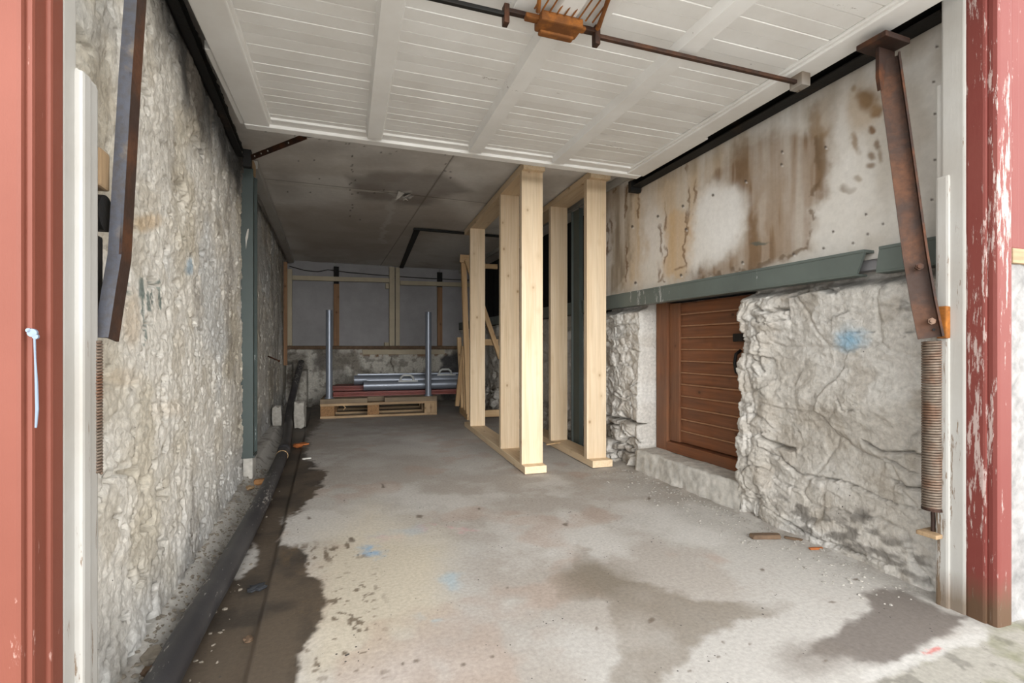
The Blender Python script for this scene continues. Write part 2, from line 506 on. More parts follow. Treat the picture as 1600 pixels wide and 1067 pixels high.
c = mixc(c, s2l(190, 187, 182), (1 - sstep(4, 15, seg_dist(qx, qy, [(1350, 1055), (1440, 1022), (1530, 990)]))) * .75)
c = mixc(c, s2l(190, 84, 76), (1 - sstep(1, 4, seg_dist(qx, qy, [(1440, 1015), (1500, 1004)]))) * sstep(.05, .2, n3) * .7)
wet = poly_mask(qx, qy, [(499, 640), (499, 658), (490, 672), (478, 690), (478, 718), (507, 735), (507, 758), (490, 775), (464, 800), (440, 815), (435, 845), (455, 852), (474, 862), (480, 885), (495, 905), (506, 940), (503, 972), (482, 1000), (466, 1040), (460, 1080), (450, 1300), (0, 1300), (200, 1067), (300, 940), (380, 800), (430, 715), (470, 640)], 4)
wet = np.maximum(wet, poly_mask(qx, qy, [(470, 632), (505, 634), (500, 660), (480, 690), (440, 700)], 5))
dry = poly_mask(qx, qy, [(352, 905), (372, 880), (385, 862), (402, 850), (398, 880), (375, 900)], 5)
wet = wet * (1 - dry)
wet = wet * (1 - (1 - sstep(.4, .75, np.abs(X + .31) / .05)) * 0)
wc = mixc(np.broadcast_to(s2l(86, 75, 63), X.shape + (3,)), s2l(62, 55, 48), sstep(-.2, .3, n2))
c = mixc(c, wc, wet * .97)
drip = poly_mask(qx, qy, [(440, 858), (560, 846), (572, 870), (480, 888), (440, 880)], 8) * sstep(.1, .28, fbm(X * 48, Y * 15, 4, 15))
drip = np.maximum(drip, poly_mask(px, py, [(468, 900), (590, 900), (600, 1060), (470, 1060)], 30) * sstep(.36, .46, fbm(X * 42, Y * 42, 3, 18)))
c = mixc(c, s2l(96, 82, 66), drip * .85)
strip = (1 - sstep(-.40, -.365, X)) * sstep(1.0, 1.2, Y)
c = mixc(c, s2l(184, 181, 175), strip * (.92 + .08 * n2))
c = mixc(c, s2l(120, 114, 106), strip * sstep(.05, .45, n3) * .6)
redge = sstep(1.86, 2.0, X) * sstep(1.0, 1.3, Y) * (1 - sstep(2.8, 3.4, Y))
c = mixc(c, s2l(128, 121, 112), redge * sstep(-.2, .2, n3) * .7)
for (bx, by, rx, ry, cc, k) in [(581, 864, 13, 7, (92, 158, 206), .85), (563, 866, 10, 4, (120, 166, 200), .5), (640, 828, 26, 8, (150, 172, 190), .5), (705, 908, 16, 10, (150, 186, 206), .6), (680, 966, 22, 7, (156, 186, 200), .6), (590, 840, 16, 8, (150, 165, 180), .4),
                                (690, 826, 28, 4, (214, 150, 156), .6), (730, 830, 18, 3, (206, 150, 152), .5), (600, 842, 18, 4, (206, 160, 160), .4)]:
    c = mixc(c, s2l(*cc), blob(qx, qy, bx, by, rx, ry, .8) * k * .7 * sstep(-.2, .3, n3))
for k in range(26):
    bx, by = rnd.uniform(470, 1350), rnd.uniform(740, 1050)
    c = mixc(c, s2l(96, 84, 72), blob(px + wob * .3, py + wob2 * .3, bx, by, rnd.uniform(2, 6), rnd.uniform(1.5, 3), .4) * .8)
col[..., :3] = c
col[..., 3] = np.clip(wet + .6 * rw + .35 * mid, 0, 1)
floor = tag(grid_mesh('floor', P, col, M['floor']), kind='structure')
bm = bmesh.new()
add_box(bm, (-.62, .25, -.16), (2.12, 7.75, -.05))
bm_obj('slab', bm, M['rough'], floor)

bm = bmesh.new()
for lo, hi in (((-9, -14, -.2), (11, .26, -.012)), ((-9, .26, -.2), (-.62, 1.2, -.012)), ((2.12, .26, -.2), (11, 1.2, -.012))):
    add_box(bm, lo, hi)
tag(bm_obj('ground', bm, M['gravel']), kind='structure')

# ------------------------------------------------------------------ left wall (whitewashed rubble)
def left_wall(y0, y1, ny, nz, setback, dark):
    ys = np.linspace(y0, y1, ny); zs = np.linspace(-.02, 2.12, nz)
    Y, Z = np.meshgrid(ys, zs, indexing='ij')
    wy, wz = Y + .05 * fbm(Y * 5, Z * 5, 3, 5), Z + .05 * fbm(Y * 5 + 9, Z * 5, 3, 6)
    f1, f2, cid = worley(wy * 3.0, wz * 4.6, 3)
    g1, g2, gid = worley(wy * 8.5 + 3, wz * 9.5, 8)
    big = fbm(Y * 1.6, Z * 1.6, 3, 11)
    rid = ridge(wy * 9 + Z * 2.2, wz * 4.0, 4, 21)
    fine = fbm(Y * 26, Z * 17, 4, 23, .6)
    str_ = ridge(wy * 16 + wz * 9, wz * 7 - wy * 5, 4, 27)
    rel = .026 * big + .014 * (cid - .5) - .007 * np.exp(-((f2 - f1) / .05) ** 2) + .008 * (gid - .5) - .006 * np.exp(-((g2 - g1) / .05) ** 2) * sstep(.0, .3, fbm(Y * 3, Z * 3, 2, 41)) + .014 * (rid - .6) + .012 * (str_ - .6) + .007 * fine
    pits = sstep(.42, .5, fbm(Y * 19, Z * 24, 2, 47))
    calm = 1 - .75 * (1 - sstep(1.3, 1.6, Y)) * sstep(1.0, 1.3, Z)
    rel = rel * .5 * calm + .0055 * fbm(Y * 55, Z * 60, 3, 29, .65) - .03 * pits
    rel = rel + .008 * (1 - sstep(0, .12, Z))
    Xw = -.485 - setback + rel
    Xw = np.minimum(Xw, -.425 - setback * .6)
    P = np.stack([Xw, Y, Z], -1)
    px, py = px_of(P)
    px = px + 6 * fine; py = py + 9 * fbm(Y * 11, Z * 11, 3, 52)
    c = np.broadcast_to(s2l(221, 216, 206), Y.shape + (3,)).copy()
    c = mixc(c, s2l(196, 186, 166), sstep(-.05, .4, fbm(Y * 2.3, Z * 2.3, 4, 61)) * .75)
    c = mixc(c, s2l(186, 176, 158), sstep(.1, .45, fbm(Y * 7, Z * 7, 4, 62)) * .5)
    c = mixc(c, s2l(196, 198, 198), sstep(.05, .4, fbm(Y * 1.9 + 7, Z * 1.9, 4, 63)) * .6)
    c = mixc(c, s2l(188, 150, 92), (blob(px, py, 228, 345, 24, 12) + blob(px, py, 205, 500, 12, 40) * .6 + blob(px, py, 190, 590, 26, 14) * .4 + blob(px, py, 265, 640, 22, 14) * .3) * .5)
    c = mixc(c, s2l(172, 176, 180), (1 - sstep(.05, .42, Z + .12 * big)) * .5)
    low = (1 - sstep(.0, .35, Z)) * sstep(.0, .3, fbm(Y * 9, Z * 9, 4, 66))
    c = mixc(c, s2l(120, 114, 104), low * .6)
    soot = poly_mask(px + 14 * big + 14 * fbm(Y * 9, Z * 5, 3, 91), py + 22 * fbm(Y * 7, Z * 7, 3, 92), [(214, -110), (350, -60), (420, 240), (398, 330), (366, 305), (326, 232), (284, 160), (250, 70), (228, -10)], 30)
    soot = np.maximum(soot, .55 * poly_mask(px, py, [(330, 160), (372, 190), (392, 380), (386, 560), (372, 420), (350, 260)], 24) * sstep(-.15, .3, fbm(Y * 5, Z * 2.5, 4, 68)))
    c = mixc(c, s2l(38, 36, 34), soot * .95)
    c = mixc(c, s2l(120, 112, 102), sstep(.15, .4, fbm(Y * 4, Z * 2, 5, 69)) * .45 * sstep(1.5, 2.2, Y))
    for (x0, y0_, x1, y1_, r) in ((221, 440, 223, 465, 5), (223, 465, 225, 530, 2), (224, 530, 222, 545, 1), (200, 445, 203, 462, 4), (234, 450, 235, 485, 2.5), (248, 440, 249, 480, 2)):
        c = mixc(c, s2l(92, 112, 108), (1 - sstep(r * .6, r * 1.3, seg_dist(px, py, [(x0, y0_), (x1, y1_)]))) * .8)
    c = mixc(c, s2l(140, 176, 200), blob(px, py, 296, 415, 6, 16) * .6)
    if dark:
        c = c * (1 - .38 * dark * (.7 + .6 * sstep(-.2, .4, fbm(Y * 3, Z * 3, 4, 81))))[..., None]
    return P, c
wall_left = tag(empty('wall_left', (-.5, 1.2, 0)), kind='structure')
Pw, cw = left_wall(1.17, 3.415, 400, 360, 0, 0)
grid_mesh('stone_face', Pw, cw, M['stone'], wall_left, flip=True)
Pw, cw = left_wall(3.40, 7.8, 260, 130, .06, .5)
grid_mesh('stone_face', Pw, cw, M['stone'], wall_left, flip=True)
bm = bmesh.new(); add_box(bm, (-.9, 1.18, -.2), (-.62, 7.9, 2.3)); bm_obj('wall_core', bm, M['rough'], wall_left)

# ------------------------------------------------------------------ right wall
wall_right = tag(empty('wall_right', (2.1, 1, 0)), kind='structure')
CR = [  # cracks of the rubble as seen: points, half width (m), depth (m)
    ([(1187, 683), (1200, 692), (1218, 699), (1236, 702)], .013, .07),
    ([(1215, 712), (1228, 728), (1245, 740), (1275, 747), (1312, 752), (1360, 768), (1400, 788), (1450, 792)], .006, .035),
    ([(1345, 688), (1372, 704), (1402, 708), (1447, 713)], .007, .045),
    ([(1383, 714), (1405, 732), (1447, 738)], .006, .03), ([(1400, 752), (1425, 762), (1448, 768)], .008, .05),
    ([(1198, 786), (1240, 815), (1290, 842), (1340, 858), (1400, 880)], .006, .03),
    ([(1184, 768), (1193, 792), (1188, 815)], .006, .04), ([(1176, 478), (1196, 486), (1226, 482)], .012, .06),
    ([(1228, 458), (1262, 452), (1300, 452)], .016, .07), ([(1215, 478), (1228, 498), (1196, 506), (1176, 496)], .005, .03),
    ([(1176, 500), (1188, 540), (1182, 565)], .007, .03), ([(1176, 560), (1186, 578)], .009, .05), ([(1298, 497), (1325, 486)], .004, .03), ([(1316, 521), (1372, 519)], .003, .02), ([(1414, 521), (1440, 516)], .004, .03),
    ([(1308, 622), (1318, 645), (1345, 640)], .003, .02), ([(1270, 505), (1310, 498), (1345, 500)], .003, .015), 
    ([(1185, 700), (1215, 715), (1240, 738)], .005, .03), 
    ([(1170, 760), (1200, 775), (1225, 800)], .004, .02),
    ([(940, 650), (975, 655), (1003, 668)], .016, .09), ([(975, 660), (990, 690), (1003, 700)], .008, .05), ([(960, 690), (985, 700)], .012, .06), ([(983, 600), (984, 640)], .006, .04),
    ([(1004, 545), (1006, 585), (984, 605)], .005, .03)]
def right_wall(ys, zs, near):
    Y, Z = np.meshgrid(ys, zs, indexing='ij')
    wy, wz = Y + .05 * fbm(Y * 5, Z * 5, 3, 105), Z + .05 * fbm(Y * 5 + 9, Z * 5, 3, 106)
    f1, f2, cid = worley(wy * 2.6, wz * 3.4 + .2, 103)
    g1, g2, gid = worley(wy * 8 + 3, wz * 10, 108)
    big = fbm(Y * 1.7, Z * 1.7, 3, 111)
    rid = ridge(wy * 5 + Z, wz * 8.0, 4, 121)
    fine = fbm(Y * 24, Z * 30, 4, 123, .6)
    str_ = ridge(wy * 7 + wz * 5, wz * 24 - wy * 6, 4, 127)
    rel = .022 * big + .020 * (cid - .5) - .008 * np.exp(-((f2 - f1) / .035) ** 2) + .006 * (gid - .5) + .014 * (rid - .6) + .010 * (str_ - .6) + .006 * fine
    rough2 = sstep(2.84, 2.95, Y) + (1 - sstep(.02, .14, np.abs(Y - 1.86)))
    rel = rel + rough2 * (.026 * (gid - .5) - .012 * np.exp(-((g2 - g1) / .04) ** 2) + .018 * fbm(Y * 13, Z * 17, 4, 151, .6))
    rub = sstep(2.84, 2.92, Y) * (1 - sstep(.28, .38, Z + .05 * big))
    rel = rel + rub * (.06 * (gid - .55) - .05 * np.exp(-((g2 - g1) / .1) ** 2) + .05 * (1 - sstep(.0, .3, Z)))
    boulder = (1 - sstep(.0, .46, Z - .12 * (1.6 - Y))) * (1 - sstep(1.7, 1.84, Y))
    rel = rel + .055 * boulder + .02 * sstep(.12, .0, np.abs(Z - .62)) * (1 - sstep(1.7, 1.8, Y))
    rel = rel + .035 * (1 - sstep(.06, .15, np.abs(Y - 1.87 + .03 * np.sin(Z * 14)))) * (1 - sstep(1.0, 1.12, Z))
    Xw = (2.015 if near else 2.055) - rel
    P = np.stack([Xw, Y, Z], -1)
    px, py = px_of(np.stack([np.full(Y.shape, 2.0), Y, Z], -1))
    crack = np.zeros(Y.shape)
    if near:
        ww = .014 * fbm(Y * 20, Z * 20, 4, 140); w3 = .014 * fbm(Y * 20 + 8, Z * 20, 4, 141)
        for pts, hw, dp in CR:
            q = [tuple(on(0, 2.0, *p))[1:] for p in pts]
            d = seg_dist(Y + ww, Z + w3, q)
            hv = hw * .62 * (.35 + 1.1 * vnoise(Y * 16, Z * 16, 145))
            g = dp * np.exp(-(d / hv) ** 2)
            g = g * (.55 + .6 * vnoise(Y * 30, Z * 30, 144))
            Xw = Xw + g; crack = np.maximum(crack, g / .05)
            # the stone under a joint stands a little proud of the one above
            zl = np.interp(Y, *zip(*sorted((a, b) for a, b in q)))
            under = (Z < zl) & (d < .10) & (Y > min(a for a, _ in q)) & (Y < max(a for a, _ in q))
            Xw = Xw - np.where(under, min(.016, dp * .3) * np.exp(-d / .05), 0)
        ye = 1.925 + .02 * fbm(Z * 9, Z * 0, 3, 131) + .012 * fbm(Z * 33, Z * 0 + 4, 3, 132)
        bump_ = .02 * np.exp(-((Z - .86) / .08) ** 2)   # the stone lip that bulges over the hatch
        yr = ye + .0 - bump_ + .03 * np.exp(-((Z - .62) / .06) ** 2) * -1 + .02
        hole = sstep(yr - .006, yr + .006, Y) * (1 - sstep(2.815, 2.827, Y)) * (Z < 1.2)
        Xw = Xw + hole * (2.3 - Xw)
    Xw = Xw + .09 * sstep(1.085, 1.135, Z) * (1 if near else 0)
    P[..., 0] = Xw
    c = np.broadcast_to(s2l(204, 200, 193), Y.shape + (3,)).copy()
    c = mixc(c, s2l(178, 171, 160), sstep(-.1, .4, fbm(Y * 2.3, Z * 2.3, 4, 161)) * .7)
    c = mixc(c, s2l(216, 214, 209), sstep(.05, .4, fbm(Y * 3.9 + 7, Z * 3.9, 4, 163)) * .6)
    c = mixc(c, s2l(168, 158, 144), sstep(.15, .4, fbm(Y * 9, Z * 9, 4, 164)) * .45)
    pxx, pyy = px + 10 * fine, py + 10 * fbm(Y * 13, Z * 13, 3, 170)
    bare = poly_mask(pxx, pyy, [(1215, 770), (1290, 795), (1360, 800), (1400, 835), (1455, 850), (1470, 915), (1420, 900), (1370, 870), (1310, 850), (1240, 815)], 10)
    c = mixc(c, s2l(118, 113, 106), bare * sstep(-.25, .15, fbm(Y * 16 + Z * 8, Z * 30, 4, 171)) * .85)
    c = mixc(c, s2l(128, 120, 108), rub * sstep(-.15, .2, fbm(Y * 12, Z * 12, 3, 172)) * .7)
    c = mixc(c, s2l(120, 176, 208), (blob(pxx, pyy, 1318, 536, 15, 12, .8) + .6 * blob(pxx, pyy, 1338, 527, 16, 8, .8) + .35 * blob(pxx, pyy, 1320, 520, 14, 14, .8)) * .55)
    c = mixc(c, s2l(90, 88, 84), poly_mask(pxx, pyy, [(1225, 440), (1345, 430), (1345, 442), (1300, 462), (1228, 470)], 6) * .2)
    c = mixc(c, s2l(104, 102, 98), (blob(pxx, pyy, 1420, 478, 26, 10) + blob(pxx, pyy, 1400, 440, 40, 8)) * .55 * sstep(-.2, .2, fine))
    return P, c
Pw, cw = right_wall(np.linspace(.93, 3.42, 490), np.linspace(-.03, 1.2, 245), True)
grid_mesh('stone_face', Pw, cw, M['stone'], wall_right)
Pw, cw = right_wall(np.linspace(3.40, 7.8, 220), np.linspace(-.03, 1.16, 70), False)
grid_mesh('stone_face', Pw, cw, M['stone'], wall_right)
bm = bmesh.new(); add_box(bm, (2.32, .93, -.2), (2.6, 7.9, 1.16)); bm_obj('wall_core', bm, M['rough'], wall_right)
bm = bmesh.new(); add_box(bm, (2.03, 3.32, 1.13), (2.34, 7.8, 1.16)); bm_obj('ledge', bm, M['nearblack'], wall_right)
bm = bmesh.new(); add_box(bm, (2.32, 3.2, 1.16), (2.36, 7.8, 2.2))
for k in range(18): add_box(bm, (2.30, 3.3 + k * .25, 1.16), (2.325, 3.52 + k * .25, 2.12))
bm_obj('dark_boarding', bm, M['nearblack'], wall_right)  # plain near-black colour over the whole back of the recess

# upper board with water stains
Y, Z = np.meshgrid(np.linspace(.97, 3.32, 480), np.linspace(1.2, 2.12, 230), indexing='ij')
P = np.stack([2.035 + .004 * fbm(Y * 2, Z * 2, 2, 201), Y, Z], -1)
px, py = px_of(P)
st = fbm(Y * 16, Z * 1.6, 4, 210); fz = fbm(Y * 20, Z * 20, 4, 211); md = fbm(Y * 5, Z * 4, 4, 212)
qx, qy = px + 16 * md + 7 * fz, py + 14 * fbm(Y * 6 + 9, Z * 6, 4, 213) + 6 * fz
c = np.broadcast_to(s2l(208, 204, 197), Y.shape + (3,)).copy()
c = mixc(c, s2l(186, 178, 166), sstep(-.1, .35, md) * .6)
c = mixc(c, s2l(190, 164, 128), poly_mask(qx, qy, [(946, 300), (1000, 270), (1090, 240), (1160, 220), (1120, 300), (1085, 420), (1060, 440), (946, 455)], 22) * (.55 + .5 * st))
c = mixc(c, s2l(196, 158, 106), (poly_mask(qx, qy, [(1028, 345), (1080, 330), (1082, 430), (1034, 430)], 6) * .4))
big = poly_mask(qx, qy, [(1095, 290), (1150, 235), (1200, 210), (1262, 205), (1300, 200), (1286, 300), (1262, 330), (1268, 392), (1190, 428), (1095, 440), (1080, 428), (1140, 402), (1166, 340), (1150, 290)], 13)
c = mixc(c, s2l(138, 114, 89), big * np.clip(.78 + .5 * st, 0, 1))
c = mixc(c, s2l(118, 94, 70), big * sstep(.05, .3, st) * .65)
edge = (1 - sstep(1.5, 6, seg_dist(qx, qy, [(1276, 215), (1280, 270), (1265, 320), (1262, 390), (1190, 425), (1110, 430), (1090, 425)])))
c = mixc(c, s2l(104, 84, 62), edge * sstep(-.15, .2, fz) * .75)
c = mixc(c, s2l(140, 126, 108), poly_mask(qx, qy, [(946, 290), (985, 280), (975, 450), (946, 460)], 8) * (.5 + st))
for (bx, by, rx, ry, cc, k) in [(1122, 345, 40, 52, (226, 224, 220), .95), (1150, 318, 26, 28, (222, 220, 216), .6), (1092, 385, 20, 42, (222, 219, 213), .85), (1022, 375, 14, 60, (216, 211, 204), .85), (1010, 425, 14, 26, (212, 207, 198), .7), (1200, 330, 10, 40, (190, 180, 168), .4),
                                (1358, 150, 14, 15, (92, 64, 40), .95), (1372, 170, 9, 10, (110, 78, 46), .9), (1338, 133, 6, 7, (126, 100, 70), .7), (1352, 165, 30, 34, (168, 140, 104), .45), (1366, 202, 6, 6, (116, 84, 52), .85), (1338, 222, 5, 18, (134, 108, 78), .7), (1378, 225, 7, 8, (112, 88, 64), .75), (1362, 243, 8, 8, (116, 92, 66), .75), (1360, 262, 9, 6, (120, 96, 70), .75), (1382, 245, 5, 12, (126, 104, 80), .6),
                                (1318, 300, 12, 4, (126, 108, 88), .7), (1336, 285, 7, 5, (140, 122, 100), .6), (1270, 190, 13, 26, (132, 104, 70), .75), (1290, 190, 16, 40, (150, 126, 96), .5), (1282, 250, 10, 40, (120, 100, 78), .5), (1305, 180, 10, 60, (178, 170, 160), .5), (1322, 230, 10, 90, (214, 211, 206), .5),
                                (1196, 383, 16, 3, (86, 92, 84), .8), (1412, 330, 20, 60, (206, 202, 196), .4)]:
    c = mixc(c, s2l(*cc), np.clip(blob(qx, qy, bx, by, rx, ry, .55), 0, 1) * k)
for pts in ([(1072, 255), (1077, 285), (1074, 330), (1070, 390), (1072, 425)], [(1085, 255), (1086, 300), (1082, 335)], [(1032, 350), (1034, 385), (1028, 440)], [(980, 290), (976, 330), (980, 380), (978, 440)], [(960, 295), (952, 330), (957, 365), (948, 395)], [(950, 350), (952, 390), (946, 400)], [(1000, 290), (998, 340)], [(1038, 300), (1042, 380), (1036, 440)], [(1030, 440), (1045, 425), (1070, 415)]):
    c = mixc(c, s2l(110, 80, 52), (1 - sstep(.8, 2.2, seg_dist(px + 5 * fz, py, pts))) * .7 * sstep(-.35, .1, fbm(Y * 9, Z * 9, 3, 240)))
c = mixc(c, s2l(160, 146, 128), poly_mask(qx, qy, [(1250, 130), (1480, 10), (1480, 60), (1300, 170), (1200, 230), (1000, 300), (1000, 280)], 14) * .5 * (.6 + st))
for (bx, by) in ((1114, 305), (1067, 322), (1165, 283), (1221, 257), (1222, 237), (1464, 73), (1459, 128), (1461, 178), (1461, 250), (1456, 312), (1290, 230), (1356, 366), (1333, 380), (1287, 388), (1240, 397), (1160, 410), (1028, 338), (1353, 335), (1380, 350), (1302, 362), (988, 354), (1072, 358), (993, 442), (1064, 430)):
    c = mixc(c, s2l(84, 74, 66), blob(px, py, bx, by, 2.0, 2.4, .4) * .9)
    c = mixc(c, s2l(226, 222, 216), blob(px, py, bx + 1.5, by + 2.5, 1.6, 1.6, .5) * .5)
grid_mesh('stained_board', P, c, M['board'], wall_right)
bm = bmesh.new(); add_box(bm, (2.05, .97, 1.16), (2.32, 3.32, 2.2)); bm_obj('board_core', bm, M['greyboard'], wall_right)
tag(bar('trim_8', (2.02, 2.55, 2.075), (2.02, 7.7, 2.075), .05, .02, M['white'], None, .002, face=(-1, 0, 0)), kind='structure')

# ------------------------------------------------------------------ back wall
wall_back = tag(empty('wall_back', (.8, 7.7, 0)), kind='structure')
X, Z = np.meshgrid(np.linspace(-.66, 2.4, 260), np.linspace(-.02, .82, 90), indexing='ij')
f1, f2, cid = worley(X * 4, Z * 5, 301)
rel = .02 * fbm(X * 2, Z * 2, 4, 302) + .006 * fbm(X * 22, Z * 22, 3, 303)
rel = rel - .16 * sstep(-.40, -.37, X) * (1 - sstep(-.27, -.25, X)) * (1 - sstep(.5, .54, Z)) - .12 * (1 - sstep(-.47, -.44, X)) * (1 - sstep(.55, .66, Z + .1 * fbm(X * 9, Z * 9, 3, 309)))
P = np.stack([X, 7.62 - rel, Z], -1)
px, py = px_of(P)
n = fbm(X * 3, Z * 3, 4, 304); nf = fbm(X * 14, Z * 14, 4, 305)
qx, qy = px + 5 * n + 4 * nf, py + 4 * n + 3 * nf
c = np.broadcast_to(s2l(196, 192, 182), X.shape + (3,)).copy()
c = mixc(c, s2l(120, 113, 102), sstep(-.05, .4, n) * .8)
c = mixc(c, s2l(104, 98, 90), sstep(.05, .3, nf) * .6)
c = mixc(c, s2l(134, 98, 66), poly_mask(qx, qy, [(555, 548), (700, 548), (700, 556), (560, 556)], 3) * sstep(-.1, .2, nf) * .9)
c = mixc(c, s2l(70, 60, 48), poly_mask(qx, qy, [(445, 552), (475, 548), (478, 575), (448, 640)], 5) * .6)
c = mixc(c, s2l(58, 57, 60), poly_mask(qx, qy, [(688, 556), (740, 548), (740, 640), (700, 640), (682, 590)], 5) * .9)
c = mixc(c, s2l(110, 106, 102), (blob(qx, qy, 500, 568, 14, 12) + blob(qx, qy, 530, 590, 14, 14)) * .6)
c = mixc(c, s2l(60, 52, 44), (1 - sstep(.4, 1.2, seg_dist(px + nf, py, [(612, 558), (610, 566), (614, 572), (615, 580)]))) * .8)
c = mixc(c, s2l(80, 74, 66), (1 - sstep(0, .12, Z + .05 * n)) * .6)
grid_mesh('concrete_footing', P, c, M['lowwall'], wall_back)
bm = bmesh.new(); add_box(bm, (-.66, 7.8, -.1), (2.4, 7.95, 2.3)); bm_obj('wall_core', bm, M['rough'], wall_back)
bm = bmesh.new()
for x0, x1 in ((-.62, .12), (.13, .95), (.96, 1.70), (1.71, 2.4)): add_box(bm, (x0, 7.76, .85), (x1, 7.79, 2.12), .004)
bm_obj('grey_panelling', bm, M['greyboard'], wall_back)
bm = bmesh.new(); add_box(bm, (-.6, 7.56, .815), (2.4, 7.80, .865), .012); bm_obj('ledge', bm, M['brownscrap'], wall_back)
bm = bmesh.new(); add_box(bm, (.50, 7.575, .735), (1.75, 7.64, .81), .006); bm_obj('ledge_board', bm, M['cream'], wall_back)

# ------------------------------------------------------------------ ceiling
X, Y = np.meshgrid(np.linspace(-.62, 2.36, 330), np.linspace(.95, 7.8, 480), indexing='ij')
sag = .006 * fbm(X * 1.2, Y * 1.2, 2, 401)
Zc = 2.11 - np.abs(sag)
seam = np.minimum(np.abs(X - .785) / .004, np.minimum(np.abs(Y - 4.07) / .005, np.where(X > .87, np.abs(Y - 5.16) / .006, 9)))
Zc = Zc + .006 * (1 - sstep(.5, 1.5, seam))
P = np.stack([X, Y, Zc], -1)
px, py = px_of(P)
n = fbm(X * 2, Y * 2, 4, 402); nf = fbm(X * 12, Y * 12, 4, 403)
qx, qy = px + 12 * n + 5 * nf, py + 7 * n + 4 * nf
c = np.broadcast_to(s2l(220, 217, 212), X.shape + (3,)).copy()
c = mixc(c, s2l(192, 186, 178), sstep(-.15, .35, n) * .7)
c = mixc(c, s2l(150, 136, 120), poly_mask(qx, qy, [(430, 330), (560, 310), (690, 310), (730, 350), (620, 400), (480, 400)], 20) * .55)
c = mixc(c, s2l(118, 108, 100), poly_mask(qx, qy, [(540, 275), (600, 268), (690, 270), (740, 300), (690, 310), (655, 318), (560, 305)], 7) * .6)
c = mixc(c, s2l(120, 108, 98), (blob(qx, qy, 575, 300, 30, 14) + blob(qx, qy, 640, 312, 40, 8) + blob(qx, qy, 790, 300, 40, 30, .8) * .5) * .4)
c = mixc(c, s2l(132, 124, 116), (blob(qx, qy, 440, 285, 26, 20, .8) + blob(qx, qy, 600, 250, 40, 14, .8) + blob(qx, qy, 500, 230, 60, 12, .8)) * .4)
c = mixc(c, s2l(206, 204, 198), (1 - sstep(1.5, 5, seg_dist(qx, qy, [(640, 300), (612, 305), (606, 345), (598, 378)]))) * .5)
c = mixc(c, s2l(206, 202, 194), (1 - sstep(.6, 2, seg_dist(px, py, [(424, 286), (500, 292), (580, 299), (640, 300)]))) * .6)
c = mixc(c, s2l(110, 102, 94), (1 - sstep(.5, 1.2, seam)) * .8)
for k in range(44):
    bx, by = rnd.choice([(410 + 5 * k, 200 + rnd.uniform(-2, 5) + k * .9), (rnd.uniform(420, 640), rnd.choice([250, 283, 298, 340]) + rnd.uniform(-4, 4)), (549 + rnd.uniform(-3, 3), rnd.uniform(225, 340)), (rnd.choice([696, 704]), rnd.uniform(238, 285))])
    c = mixc(c, s2l(70, 64, 58), blob(px, py, bx, by, 1.3, 1.1, .4) * .8)
ceiling = tag(grid_mesh('ceiling', P, c, M['ceil'], flip=True), kind='structure')
bm = bmesh.new(); add_box(bm, (-.9, .9, 2.16), (2.6, 7.95, 2.3)); bm_obj('roof_slab', bm, M['nearblack'], ceiling)
bm = bmesh.new()   # torn board paper beside the seam
for k in range(7):
    a = rnd.uniform(0, 6.28); p = on(2, 2.10, 630 + rnd.uniform(-9, 10), 303 + rnd.uniform(-2, 4))
    q = [p + Vector((math.cos(a + t) * .04, math.sin(a + t) * .05, -.004 - .05 * (t > 4))) for t in (0, 1.9, 4.2)]
    vs = [bm.verts.new(v) for v in q] + [bm.verts.new(v + Vector((0, 0, .004))) for v in q]
    bm.faces.new(vs[:3]); bm.faces.new(vs[3:][::-1])
    for i in range(3): bm.faces.new((vs[i], vs[(i + 1) % 3], vs[3 + (i + 1) % 3], vs[3 + i]))
bm_obj('torn_board_paper', bm, M['rough'], ceiling)
a, b = Vector((.86, 5.17, 2.095)), Vector((2.36, 5.17, 2.095))
bar('joint_strip', a, b, .04, .02, M['blacksteel'], ceiling, .002, face=(0, 0, -1))
bar('joint_strip', (.90, 5.17, 2.095), (1.10, 7.76, 2.095), .06, .02, M['blacksteel'], ceiling, .002, face=(0, 0, -1))
bm = bmesh.new(); add_box(bm, (-.50, 3.66, 2.045), (-.43, 7.55, 2.10), .004)
tag(bm_obj('trim_7', bm, M['white']), kind='structure')

# ------------------------------------------------------------------ front wall and door casing
wall_front = tag(empty('wall_front', (.8, .95, 0)), kind='structure')
def fbox(bm, u0, u1, v0, v1, z0, z1, bevel=.003):
    FM = Matrix((( math.cos(TH), math.sin(TH), 0, 0), (-math.sin(TH), math.cos(TH), 0, 0), (0, 0, 1, 0), (0, 0, 0, 1)))
    T = Matrix.Translation(F(0, 0, 0)) @ FM
    add_box(bm, (u0, v0, z0), (u1, v1, z1), bevel, T)
bm = bmesh.new(); fbox(bm, -7, -.60, .03, .22, -.2, 3.6); bm_obj('masonry', bm, M['concrete'], wall_front)
bm = bmesh.new(); fbox(bm, -.62, 2.1, .03, .14, 2.08, 3.6); bm_obj('lintel', bm, M['concrete'], wall_front)
bm = bmesh.new(); fbox(bm, 2.02, 9, .03, .18, -.2, 3.6); bm_obj('masonry', bm, M['concrete'], wall_front)
